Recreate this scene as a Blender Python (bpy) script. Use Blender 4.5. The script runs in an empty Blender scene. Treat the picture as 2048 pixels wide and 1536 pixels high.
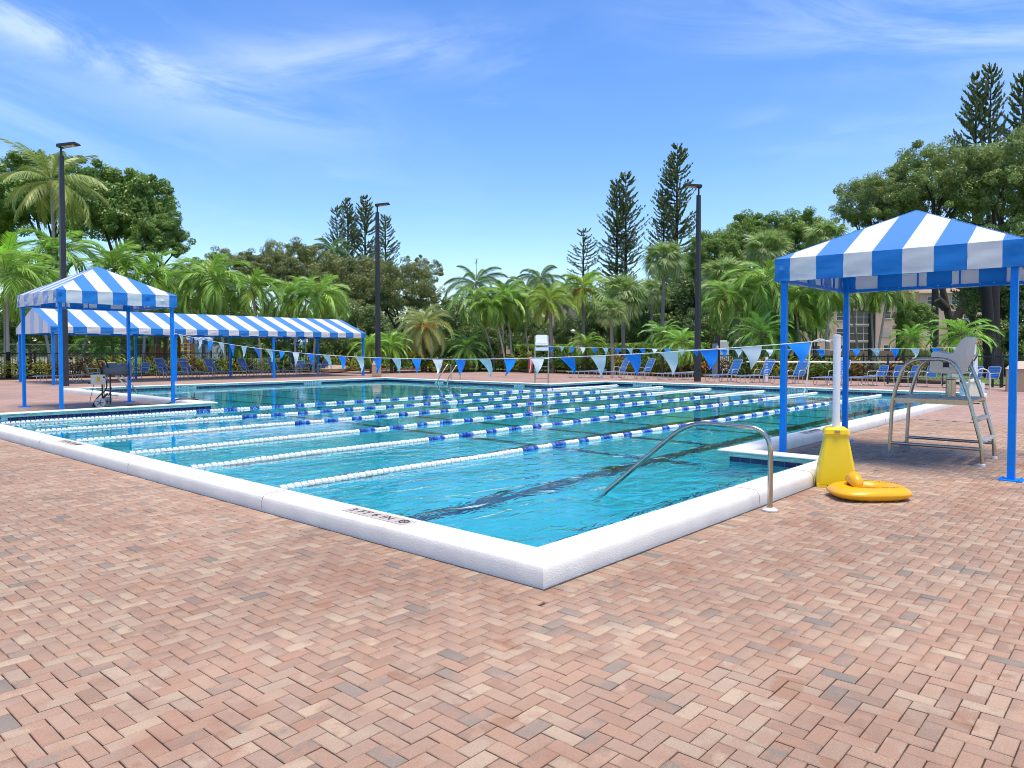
import bpy, math, random
import numpy as np
from mathutils import Vector, Matrix, Euler
from math import sin, cos, pi, radians, tan, sqrt, atan2, hypot

scene = bpy.context.scene
col = scene.collection
random.seed(7)
rng = np.random.default_rng(7)

# ------------------------------------------------------------------ camera
FPX, HOR, PITCH, YAW, CAMH = 1473.0, 701.7, 1.6, 41.67, 1.5
cam_d = bpy.data.cameras.new("camera")
cam = bpy.data.objects.new("camera", cam_d)
col.objects.link(cam)
scene.camera = cam
cam.location = (0, 0, CAMH)
cam.rotation_euler = (radians(90 - PITCH), 0, radians(YAW - 90))
cam_d.sensor_width = 36
cam_d.lens = FPX / 2048 * 36
cam_d.shift_y = -(768 - (HOR + FPX * tan(radians(PITCH)))) / 2048
cam_d.clip_start = 0.05
cam_d.clip_end = 3000
FW = Vector((cos(radians(YAW)), sin(radians(YAW)), 0))
RT = Vector((sin(radians(YAW)), -cos(radians(YAW)), 0))

def W(px, d, z=0.0):
    """ground position at distance d (metres along the view axis) in the direction of photo column px"""
    p = FW * d + RT * ((px - 1024) / FPX * d)
    return Vector((p.x, p.y, z))

def H(py, d):
    return CAMH + (HOR - py) / FPX * d

# ------------------------------------------------------------------ world / sun
SUN_DIR = Vector((-0.06, -0.22, 0.97)).normalized()
world = bpy.data.worlds.new("World")
scene.world = world
world.use_nodes = True
wn = world.node_tree
wn.nodes.clear()
N = wn.nodes.new
wo = N("ShaderNodeOutputWorld")
bg = N("ShaderNodeBackground")
sky = N("ShaderNodeTexSky")
sky.sky_type = 'NISHITA'
sky.sun_disc = False
sky.sun_elevation = math.asin(SUN_DIR.z)
sky.sun_rotation = atan2(SUN_DIR.x, SUN_DIR.y)
sky.altitude = 0
sky.air_density = 1.0
sky.dust_density = 0.6
sky.ozone_density = 3.0
bg.inputs['Strength'].default_value = 0.150
tc = N("ShaderNodeTexCoord")
sep = N("ShaderNodeSeparateXYZ")
wn.links.new(tc.outputs['Generated'], sep.inputs[0])
def wmath(op, a, b=None, c=None, clamp=False):
    n = N("ShaderNodeMath"); n.operation = op; n.use_clamp = clamp
    for i, v in enumerate((a, b, c)):
        if v is None: continue
        if isinstance(v, (int, float)): n.inputs[i].default_value = v
        else: wn.links.new(v, n.inputs[i])
    return n.outputs[0]
# thin cirrus: streaky noise over azimuth and elevation, thicker in a few banks
az = wmath('ARCTAN2', sep.outputs['Y'], sep.outputs['X'])
el = wmath('ARCSINE', sep.outputs['Z'])
def streaks(slope, seed, lo, hi, along=2.2, across=9.0):
    c_, s_ = cos(slope), sin(slope)
    u = wmath('ADD', wmath('MULTIPLY', az, -c_ * along), wmath('MULTIPLY', el, s_ * along))
    v = wmath('ADD', wmath('MULTIPLY', az, s_ * across), wmath('MULTIPLY', el, c_ * across))
    cb = N("ShaderNodeCombineXYZ"); wn.links.new(u, cb.inputs[0]); wn.links.new(v, cb.inputs[1]); cb.inputs[2].default_value = seed
    n1 = N("ShaderNodeTexNoise"); n1.inputs['Scale'].default_value = 1.6; n1.inputs['Detail'].default_value = 8; n1.inputs['Roughness'].default_value = 0.6; n1.inputs['Distortion'].default_value = 0.7
    wn.links.new(cb.outputs[0], n1.inputs['Vector'])
    m_ = N("ShaderNodeMapRange"); m_.interpolation_type = 'SMOOTHSTEP'; m_.inputs['From Min'].default_value = lo; m_.inputs['From Max'].default_value = hi
    wn.links.new(n1.outputs[0], m_.inputs[0]); return m_.outputs[0]
def bank(a0, e0, slope, su, sv, k):
    c_, s_ = cos(slope), sin(slope)
    da = wmath('MULTIPLY', wmath('SUBTRACT', az, a0), -1.0); de = wmath('SUBTRACT', el, e0)
    u = wmath('DIVIDE', wmath('ADD', wmath('MULTIPLY', da, c_), wmath('MULTIPLY', de, s_)), su)
    v = wmath('DIVIDE', wmath('SUBTRACT', wmath('MULTIPLY', de, c_), wmath('MULTIPLY', da, s_)), sv)
    q = wmath('ADD', wmath('MULTIPLY', u, u), wmath('MULTIPLY', v, v))
    return wmath('MULTIPLY', wmath('POWER', 2.718, wmath('MULTIPLY', q, -1.0)), k)
def pxdir(px, py):
    t_ = (px - 1024) / FPX
    return radians(YAW) - math.atan(t_), math.atan((HOR - py) / FPX * cos(math.atan(t_)))
A_ = streaks(-0.22, 1.7, 0.36, 0.66)
B_ = streaks(0.20, 5.2, 0.38, 0.68, 2.0, 8.0)
C_ = streaks(0.0, 9.1, 0.42, 0.70, 2.5, 12.0)
def total(lst):
    o = lst[0]
    for q in lst[1:]: o = wmath('ADD', o, q)
    return o
bA = total([bank(*pxdir(110, 72), -0.13, 0.15, 0.018, 1.0), bank(*pxdir(330, 150), -0.20, 0.22, 0.045, 0.75), bank(*pxdir(1500, 70), -0.25, 0.16, 0.04, 0.35),
            bank(*pxdir(1900, 60), -0.35, 0.17, 0.045, 0.8), bank(*pxdir(-500, 60), -0.2, 0.3, 0.06, 0.6)])
bB = total([bank(*pxdir(690, 120), 0.14, 0.20, 0.030, 0.75), bank(*pxdir(1020, 140), 0.30, 0.05, 0.018, 0.4), bank(*pxdir(2500, 150), 0.2, 0.3, 0.07, 0.6)])
bC = total([bank(*pxdir(540, 355), 0.0, 0.11, 0.018, 0.42), bank(*pxdir(560, 430), 0.0, 0.20, 0.02, 0.32), bank(*pxdir(930, 185), -0.25, 0.06, 0.012, 0.35), bank(*pxdir(860, 440), 0.0, 0.15, 0.025, 0.25),
            bank(*pxdir(1520, 240), 0.0, 0.05, 0.014, 0.2), bank(*pxdir(1700, 270), 0.1, 0.12, 0.02, 0.2)])
D_ = wmath('MULTIPLY', streaks(0.1, 14.0, 0.50, 0.80, 1.3, 4.0), 0.09)
mr_out = wmath('ADD', wmath('ADD', wmath('MULTIPLY', A_, bA), wmath('MULTIPLY', B_, bB)), wmath('ADD', wmath('MULTIPLY', C_, bC), D_), clamp=True)
mr_out = wmath('MULTIPLY', mr_out, 0.27)
hs = N("ShaderNodeHueSaturation")
hs.inputs['Hue'].default_value = 0.510
hs.inputs['Saturation'].default_value = 1.27
hs.inputs['Value'].default_value = 1.0
wn.links.new(sky.outputs[0], hs.inputs['Color'])
mixc = N("ShaderNodeMix"); mixc.data_type = 'RGBA'
mixc.inputs['B'].default_value = (7.0, 7.4, 8.0, 1)
wn.links.new(mr_out, mixc.inputs['Factor'])
wn.links.new(hs.outputs[0], mixc.inputs['A'])
wn.links.new(mixc.outputs['Result'], bg.inputs[0])
wn.links.new(bg.outputs[0], wo.inputs[0])

sun_d = bpy.data.lights.new("sun", 'SUN')
sun_d.energy = 2.75
sun_d.angle = radians(26)
sun_d.color = (1.0, 0.91, 0.77)
sun = bpy.data.objects.new("sun", sun_d)
sun.rotation_euler = (-SUN_DIR).to_track_quat('-Z', 'Y').to_euler()
sun.location = (0, 0, 60)
col.objects.link(sun)

vs = scene.view_settings
vs.view_transform = 'Standard'
vs.look = 'None'
vs.gamma = 1
vs.use_curve_mapping = False
vs.exposure = 0.7
scene.cycles.use_denoising = True
scene.cycles.max_bounces = 10
scene.cycles.transparent_max_bounces = 12
scene.cycles.sample_clamp_indirect = 6
scene.cycles.blur_glossy = 0.3
scene.cycles.filter_width = 0.95

# ------------------------------------------------------------------ materials
MATS = {}
def newmat(name):
    m = bpy.data.materials.new(name); m.use_nodes = True
    nt = m.node_tree; nt.nodes.clear()
    out = nt.nodes.new("ShaderNodeOutputMaterial")
    return m, nt, out

def mat(name, c, rough=0.6, metal=0.0, var=0.12, scale=4.0, bump=0.0, bscale=60.0, spec=0.5, stretch=None, sheen=0.0):
    if name in MATS: return MATS[name]
    m, nt, out = newmat(name)
    b = nt.nodes.new("ShaderNodeBsdfPrincipled")
    t = nt.nodes.new("ShaderNodeTexCoord")
    src = t.outputs['Object']
    if stretch:
        mpn = nt.nodes.new("ShaderNodeMapping"); mpn.inputs['Scale'].default_value = stretch
        nt.links.new(src, mpn.inputs[0]); src = mpn.outputs[0]
    n = nt.nodes.new("ShaderNodeTexNoise"); n.inputs['Scale'].default_value = scale; n.inputs['Detail'].default_value = 6
    nt.links.new(src, n.inputs['Vector'])
    mx = nt.nodes.new("ShaderNodeMix"); mx.data_type = 'RGBA'
    mx.inputs['A'].default_value = tuple(max(0, v * (1 - var)) for v in c) + (1,)
    mx.inputs['B'].default_value = tuple(min(1, v * (1 + var)) for v in c) + (1,)
    nt.links.new(n.outputs[0], mx.inputs['Factor'])
    nt.links.new(mx.outputs['Result'], b.inputs['Base Color'])
    b.inputs['Roughness'].default_value = rough
    b.inputs['Metallic'].default_value = metal
    b.inputs['Specular IOR Level'].default_value = spec
    if sheen: b.inputs['Sheen Weight'].default_value = sheen
    if bump:
        n2 = nt.nodes.new("ShaderNodeTexNoise"); n2.inputs['Scale'].default_value = bscale; n2.inputs['Detail'].default_value = 4
        nt.links.new(src, n2.inputs['Vector'])
        bp = nt.nodes.new("ShaderNodeBump"); bp.inputs['Strength'].default_value = bump; bp.inputs['Distance'].default_value = 0.02
        nt.links.new(n2.outputs[0], bp.inputs['Height']); nt.links.new(bp.outputs[0], b.inputs['Normal'])
    nt.links.new(b.outputs[0], out.inputs[0])
    MATS[name] = m
    return m

def leafmat(name, c1, c2, trans=0.35, objcol=False):
    """leaf: colour between c1 and c2 by a random number per leaf; thin, lets light through"""
    m, nt, out = newmat(name)
    at = nt.nodes.new("ShaderNodeAttribute"); at.attribute_name = "shade"
    mx = nt.nodes.new("ShaderNodeMix"); mx.data_type = 'RGBA'
    mx.inputs['A'].default_value = tuple(c1) + (1,); mx.inputs['B'].default_value = tuple(c2) + (1,)
    nt.links.new(at.outputs['Fac'], mx.inputs['Factor'])
    c = mx.outputs['Result']
    if objcol:
        oi = nt.nodes.new("ShaderNodeObjectInfo")
        ml = nt.nodes.new("ShaderNodeMix"); ml.data_type = 'RGBA'; ml.blend_type = 'MULTIPLY'; ml.inputs['Factor'].default_value = 1
        nt.links.new(c, ml.inputs['A']); nt.links.new(oi.outputs['Color'], ml.inputs['B'])
        c = ml.outputs['Result']
    d = nt.nodes.new("ShaderNodeBsdfDiffuse"); tr = nt.nodes.new("ShaderNodeBsdfTranslucent")
    nt.links.new(c, d.inputs[0]); nt.links.new(c, tr.inputs[0])
    ms = nt.nodes.new("ShaderNodeMixShader"); ms.inputs[0].default_value = trans
    nt.links.new(d.outputs[0], ms.inputs[1]); nt.links.new(tr.outputs[0], ms.inputs[2])
    gl = nt.nodes.new("ShaderNodeBsdfGlossy"); gl.inputs['Roughness'].default_value = 0.45
    gl.inputs[0].default_value = (1, 1, 1, 1)
    m2 = nt.nodes.new("ShaderNodeMixShader"); m2.inputs[0].default_value = 0.05
    nt.links.new(ms.outputs[0], m2.inputs[1]); nt.links.new(gl.outputs[0], m2.inputs[2])
    nt.links.new(m2.outputs[0], out.inputs[0])
    MATS[name] = m
    return m

# ------------------------------------------------------------------ mesh building
class MB:
    def __init__(s): s.v = []; s.f = []; s.mi = []
    def add(s, vs, fs, mi=0):
        o = len(s.v); s.v += [tuple(p) for p in vs]
        s.f += [tuple(i + o for i in f) for f in fs]; s.mi += [mi] * len(fs)
        return s
    def box(s, c, size, rot=None, mi=0):
        x, y, z = (k / 2 for k in size)
        vs = [Vector((a, b, d)) for a in (-x, x) for b in (-y, y) for d in (-z, z)]
        if rot is not None: vs = [rot @ p for p in vs]
        vs = [p + Vector(c) for p in vs]
        return s.add(vs, [(0, 1, 3, 2), (4, 6, 7, 5), (0, 4, 5, 1), (2, 3, 7, 6), (0, 2, 6, 4), (1, 5, 7, 3)], mi)
    def bar(s, a, b, w, h=None, mi=0):
        a, b = Vector(a), Vector(b); d = b - a
        if d.length < 1e-6: return s
        q = d.to_track_quat('X', 'Z').to_matrix()
        return s.box((a + b) / 2, (d.length, w, h or w), q, mi)
    def tube(s, pts, r, n=8, cap=True, mi=0):
        pts = [Vector(p) for p in pts]; rs = r if isinstance(r, (list, tuple)) else [r] * len(pts)
        up = None; rings = []
        for i, p in enumerate(pts):
            a = pts[max(0, i - 1)]; b = pts[min(len(pts) - 1, i + 1)]
            t = (b - a)
            if t.length < 1e-9: t = Vector((0, 0, 1))
            t.normalize()
            if up is None:
                ref = Vector((0, 0, 1)) if abs(t.z) < 0.9 else Vector((1, 0, 0))
                up = (ref - t * ref.dot(t)).normalized()
            else:
                up = (up - t * up.dot(t))
                up = up.normalized() if up.length > 1e-6 else t.orthogonal().normalized()
            sd = t.cross(up)
            rings.append([p + (up * cos(2 * pi * k / n) + sd * sin(2 * pi * k / n)) * rs[i] for k in range(n)])
        vs = [q for rg in rings for q in rg]; fs = []
        for i in range(len(pts) - 1):
            for k in range(n):
                k2 = (k + 1) % n
                fs.append((i * n + k, i * n + k2, (i + 1) * n + k2, (i + 1) * n + k))
        if cap:
            fs.append(tuple(range(n))[::-1]); o = (len(pts) - 1) * n; fs.append(tuple(range(o, o + n)))
        return s.add(vs, fs, mi)
    def lathe(s, prof, n=16, M=None, mi=0):
        """profile of (radius, height) turned about Z"""
        vs = []; fs = []
        for (r, z) in prof:
            for k in range(n):
                p = Vector((r * cos(2 * pi * k / n), r * sin(2 * pi * k / n), z))
                vs.append(M @ p if M is not None else p)
        for i in range(len(prof) - 1):
            for k in range(n):
                k2 = (k + 1) % n
                fs.append((i * n + k, i * n + k2, (i + 1) * n + k2, (i + 1) * n + k))
        fs.append(tuple(range(n))[::-1]); o = (len(prof) - 1) * n; fs.append(tuple(range(o, o + n)))
        return s.add(vs, fs, mi)
    def extrude(s, poly, d, mi=0):
        """closed 3D polygon extruded by vector d"""
        a = [Vector(p) for p in poly]; n = len(a); d = Vector(d)
        vs = a + [p + d for p in a]
        fs = [tuple(range(n))[::-1], tuple(range(n, 2 * n))] + [(i, (i + 1) % n, (i + 1) % n + n, i + n) for i in range(n)]
        return s.add(vs, fs, mi)
    def mesh(s, name, mats, smooth=None):
        me = bpy.data.meshes.new(name)
        me.from_pydata(s.v, [], s.f)
        for m in (mats if isinstance(mats, (list, tuple)) else [mats]): me.materials.append(m)
        me.polygons.foreach_set('material_index', s.mi)
        if smooth is not None:
            me.polygons.foreach_set('use_smooth', [True] * len(s.f))
            me.update()
            me.set_sharp_from_angle(angle=radians(smooth))
        me.update()
        return me
    def build(s, name, mats, parent=None, smooth=None, **kw):
        return link(name, s.mesh(name, mats, smooth), parent, **kw)

def link(name, data, parent=None, loc=None, rot=None, scale=None, kind=None, label=None):
    o = bpy.data.objects.new(name, data); col.objects.link(o)
    if parent is not None: o.parent = parent
    if loc is not None: o.location = loc
    if rot is not None: o.rotation_euler = rot
    if scale is not None: o.scale = scale
    if kind: o['kind'] = kind
    if label: o['label'] = label
    return o

def tag(o, label, cat, group=None):
    o['label'] = label; o['category'] = cat
    if group: o['group'] = group
    return o

def thing(name, label, cat, loc=(0, 0, 0), rz=0.0, group=None):
    return tag(link(name, None, None, loc, (0, 0, rz)), label, cat, group)

def npmesh(name, verts, faces, mats, shade=None, mi=None):
    """quads or triangles from arrays"""
    me = bpy.data.meshes.new(name)
    nv, nf, k = len(verts), len(faces), faces.shape[1]
    me.vertices.add(nv); me.vertices.foreach_set('co', np.ascontiguousarray(verts, dtype=np.float32).ravel())
    me.loops.add(nf * k); me.loops.foreach_set('vertex_index', np.ascontiguousarray(faces, dtype=np.int32).ravel())
    me.polygons.add(nf); me.polygons.foreach_set('loop_start', np.arange(0, nf * k, k, dtype=np.int32))
    for m in (mats if isinstance(mats, (list, tuple)) else [mats]): me.materials.append(m)
    if mi is not None: me.polygons.foreach_set('material_index', np.asarray(mi, dtype=np.int32))
    if shade is not None:
        a = me.attributes.new('shade', 'FLOAT', 'POINT'); a.data.foreach_set('value', np.asarray(shade, dtype=np.float32))
    me.update(calc_edges=True)
    return me

def fillet(pts, r, k=5):
    """round the corners of a polyline"""
    pts = [Vector(p) for p in pts]; out = [pts[0]]
    for i in range(1, len(pts) - 1):
        p, a, b = pts[i], pts[i - 1], pts[i + 1]
        ra = min(r, (a - p).length * 0.48, (b - p).length * 0.48)
        s = p + (a - p).normalized() * ra; e = p + (b - p).normalized() * ra
        for j in range(k + 1):
            t = j / k
            out.append(s * (1 - t) ** 2 + p * 2 * t * (1 - t) + e * t * t)
    out.append(pts[-1])
    return out

def text_mesh(body, size, depth=0.002):
    cu = bpy.data.curves.new("lettering", 'FONT'); cu.body = body; cu.size = size; cu.extrude = depth; cu.space_character = 1.12
    cu.align_x = 'CENTER'; cu.align_y = 'CENTER'; cu.resolution_u = 3
    ob = bpy.data.objects.new("lettering", cu); col.objects.link(ob)
    dg = bpy.context.evaluated_depsgraph_get()
    me = bpy.data.meshes.new_from_object(ob.evaluated_get(dg))
    bpy.data.objects.remove(ob); bpy.data.curves.remove(cu)
    return me

# common materials
M_white = mat('white_paint', (0.80, 0.80, 0.78), 0.5, var=0.05)
M_coping = mat('white_coping', (0.78, 0.745, 0.665), 0.75, var=0.15, scale=3.5, bump=0.35, bscale=120)
M_navy = mat('navy_tile', (0.012, 0.016, 0.10), 0.15, var=0.2)
M_grout = mat('grout', (0.55, 0.55, 0.54), 0.9)
M_steel = mat('stainless_steel', (0.50, 0.44, 0.36), 0.24, metal=1.0, var=0.1, scale=9)
M_brown_steel = mat('weathered_steel', (0.45, 0.37, 0.29), 0.35, metal=0.9, var=0.25, scale=6)
M_alu = mat('dull_aluminium', (0.55, 0.53, 0.49), 0.45, metal=0.6, var=0.08)
M_post = mat('blue_post', (0.0005, 0.215, 0.72), 0.45, var=0.08, scale=2, spec=0.2)
def canvas(name, c, sheen):
    m = mat(name, c, 0.6, var=0.05, scale=2, bump=0.12, bscale=14, spec=0.25, sheen=sheen)
    nt = m.node_tree; p = next(n for n in nt.nodes if n.type == 'BSDF_PRINCIPLED'); out = next(n for n in nt.nodes if n.type == 'OUTPUT_MATERIAL')
    p.inputs['Sheen Roughness'].default_value = 0.45
    tr = nt.nodes.new("ShaderNodeBsdfTranslucent"); tr.inputs[0].default_value = tuple(c) + (1,)
    ms = nt.nodes.new("ShaderNodeMixShader"); ms.inputs[0].default_value = 0.22
    nt.links.new(p.outputs[0], ms.inputs[1]); nt.links.new(tr.outputs[0], ms.inputs[2]); nt.links.new(ms.outputs[0], out.inputs[0])
    return m
M_fblue = canvas('blue_canvas', (0.012, 0.235, 0.64), 0.9)
M_fwhite = canvas('white_canvas', (0.80, 0.79, 0.75), 0.0)
M_strap = mat('blue_vinyl', (0.04, 0.19, 0.52), 0.4, var=0.15)
M_strapnavy = mat('dark_blue_vinyl', (0.04, 0.15, 0.50), 0.45, var=0.15)
M_strapgreen = mat('green_vinyl', (0.02, 0.16, 0.09), 0.45, var=0.15)
M_black = mat('black_metal', (0.018, 0.018, 0.022), 0.45, var=0.15)
M_lamp = mat('bronze_post', (0.028, 0.027, 0.033), 0.45, var=0.2)
M_yellow = mat('yellow_plastic', (0.86, 0.60, 0.006), 0.35, var=0.05)
M_orange = mat('yellow_vinyl', (0.86, 0.42, 0.004), 0.3, var=0.05)
M_tan = mat('tan_plastic', (0.42, 0.29, 0.17), 0.6)
M_greyp = mat('grey_plastic', (0.68, 0.62, 0.53), 0.5, var=0.08)
M_cream = mat('cream_plastic', (0.72, 0.66, 0.48), 0.5)
M_dark = mat('dark_rubber', (0.02, 0.02, 0.02), 0.6)
M_pink = mat('pink_stucco', (0.66, 0.42, 0.30), 0.9, var=0.08, scale=0.6, bump=0.2)
M_glass = mat('dark_glass', (0.03, 0.035, 0.045), 0.08)
M_trim = mat('stucco_trim', (0.72, 0.60, 0.50), 0.8)
M_roof = mat('roof_tile', (0.42, 0.24, 0.16), 0.85, var=0.25, scale=3)
M_red = mat('red_foam', (0.72, 0.05, 0.02), 0.5)
M_wood = mat('brown_timber', (0.20, 0.09, 0.04), 0.8, var=0.3)
M_trunk_grey = mat('grey_palm_trunk', (0.30, 0.25, 0.20), 0.9, var=0.35, scale=5, bump=0.8, bscale=16, stretch=(1, 1, 5))
M_trunk_pale = mat('pale_palm_trunk', (0.42, 0.37, 0.30), 0.9, var=0.3, scale=5, bump=0.7, bscale=14, stretch=(1, 1, 6))
M_trunk_brown = mat('brown_palm_trunk', (0.16, 0.10, 0.06), 0.95, var=0.4, scale=8, bump=1.0, bscale=18)
M_bark = mat('dark_bark', (0.07, 0.055, 0.045), 0.95, var=0.4, scale=4, bump=0.8, bscale=12)
M_shaft = mat('green_crownshaft', (0.16, 0.26, 0.06), 0.5, var=0.15)
M_rachis = mat('green_rachis', (0.22, 0.28, 0.07), 0.6)
M_cord = mat('white_cord', (0.75, 0.74, 0.70), 0.7)
M_penb = mat('blue_pennant', (0.004, 0.24, 0.80), 0.5, var=0.05)
M_penw = mat('white_pennant', (0.72, 0.77, 0.74), 0.5, var=0.05)

# ------------------------------------------------------------------ pool outline
POOL = [(3.9, 3.24), (9.45, 3.24), (9.45, 4.62), (27.5, 4.62), (27.5, 18.8), (23.5, 18.8), (23.5, 29.5), (9.35, 29.5), (9.35, 18.72), (3.9, 18.72)]
WATER_Z = -0.02
def offset(poly, d):
    """poly is counter-clockwise; positive d moves outward"""
    n = len(poly); out = []
    for i in range(n):
        p0, p1, p2 = Vector(poly[i - 1]), Vector(poly[i]), Vector(poly[(i + 1) % n])
        a = (p1 - p0).normalized(); b = (p2 - p1).normalized()
        n1 = Vector((a.y, -a.x)); n2 = Vector((b.y, -b.x))
        out.append((p1.x + d * (n1.x + n2.x), p1.y + d * (n1.y + n2.y)))
    return out
def inside(poly, x, y):
    c = False; n = len(poly)
    for i in range(n):
        (x1, y1), (x2, y2) = poly[i], poly[(i + 1) % n]
        if (y1 > y) != (y2 > y) and x < (x2 - x1) * (y - y1) / (y2 - y1) + x1: c = not c
    return c
def sheet(name, m, rect, z, holes, kind='structure', sub=None, label=None):
    """flat sheet over rect=(x0,y0,x1,y1) with polygon holes, as grid cells"""
    xs = {rect[0], rect[2]}; ys = {rect[1], rect[3]}
    for h in holes:
        for (x, y) in h:
            if rect[0] < x < rect[2]: xs.add(x)
            if rect[1] < y < rect[3]: ys.add(y)
    xs = sorted(xs); ys = sorted(ys); b = MB()
    for i in range(len(xs) - 1):
        for j in range(len(ys) - 1):
            mx_, my_ = (xs[i] + xs[i + 1]) / 2, (ys[j] + ys[j + 1]) / 2
            if any(inside(h, mx_, my_) for h in holes): continue
            b.add([(xs[i], ys[j], z), (xs[i + 1], ys[j], z), (xs[i + 1], ys[j + 1], z), (xs[i], ys[j + 1], z)], [(0, 1, 2, 3)])
    return b.build(name, m, kind=kind)
def rectpoly(r): return [(r[0], r[1]), (r[2], r[1]), (r[2], r[3]), (r[0], r[3])]

POOL_OUT = offset(POOL, 0.350)
POOL_MID = offset(POOL, 0.20)
DECK = (-25, -25, 38.6, 45.0)
BRICKBOX = (-1.6, -5.0, 18.0, 22.0)

# ground
def grass_mat():
    m, nt, out = newmat('lawn_grass')
    b = nt.nodes.new("ShaderNodeBsdfPrincipled"); b.inputs['Roughness'].default_value = 0.9
    t = nt.nodes.new("ShaderNodeTexCoord")
    n1 = nt.nodes.new("ShaderNodeTexNoise"); n1.inputs['Scale'].default_value = 0.25; n1.inputs['Detail'].default_value = 8
    n2 = nt.nodes.new("ShaderNodeTexNoise"); n2.inputs['Scale'].default_value = 14; n2.inputs['Detail'].default_value = 5
    for n in (n1, n2): nt.links.new(t.outputs['Object'], n.inputs['Vector'])
    r = nt.nodes.new("ShaderNodeValToRGB")
    r.color_ramp.elements[0].position = 0.3; r.color_ramp.elements[0].color = (0.07, 0.13, 0.02, 1)
    r.color_ramp.elements[1].position = 0.75; r.color_ramp.elements[1].color = (0.17, 0.26, 0.05, 1)
    mm = nt.nodes.new("ShaderNodeMath"); mm.operation = 'ADD'
    ml = nt.nodes.new("ShaderNodeMath"); ml.operation = 'MULTIPLY'; ml.inputs[1].default_value = 0.5
    nt.links.new(n1.outputs[0], mm.inputs[0]); nt.links.new(n2.outputs[0], mm.inputs[1]); nt.links.new(mm.outputs[0], ml.inputs[0])
    nt.links.new(ml.outputs[0], r.inputs[0]); nt.links.new(r.outputs[0], b.inputs['Base Color'])
    bp = nt.nodes.new("ShaderNodeBump"); bp.inputs['Strength'].default_value = 0.8; bp.inputs['Distance'].default_value = 0.05
    nt.links.new(n2.outputs[0], bp.inputs['Height']); nt.links.new(bp.outputs[0], b.inputs['Normal'])
    nt.links.new(b.outputs[0], out.inputs[0])
    return m
sheet('lawn', grass_mat(), (-900, -900, 900, 900), -0.03, [rectpoly(DECK)])
M_mulch = mat('bark_mulch', (0.13, 0.065, 0.035), 0.95, var=0.5, scale=9, bump=1.0, bscale=25)
sheet('planting_bed', M_mulch, (-25, 45.0, 38.6, 49.0), 0.02, [])
sheet('planting_bed', M_mulch, (38.6, 7.5, 42.5, 49.0), 0.024, [])

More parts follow.
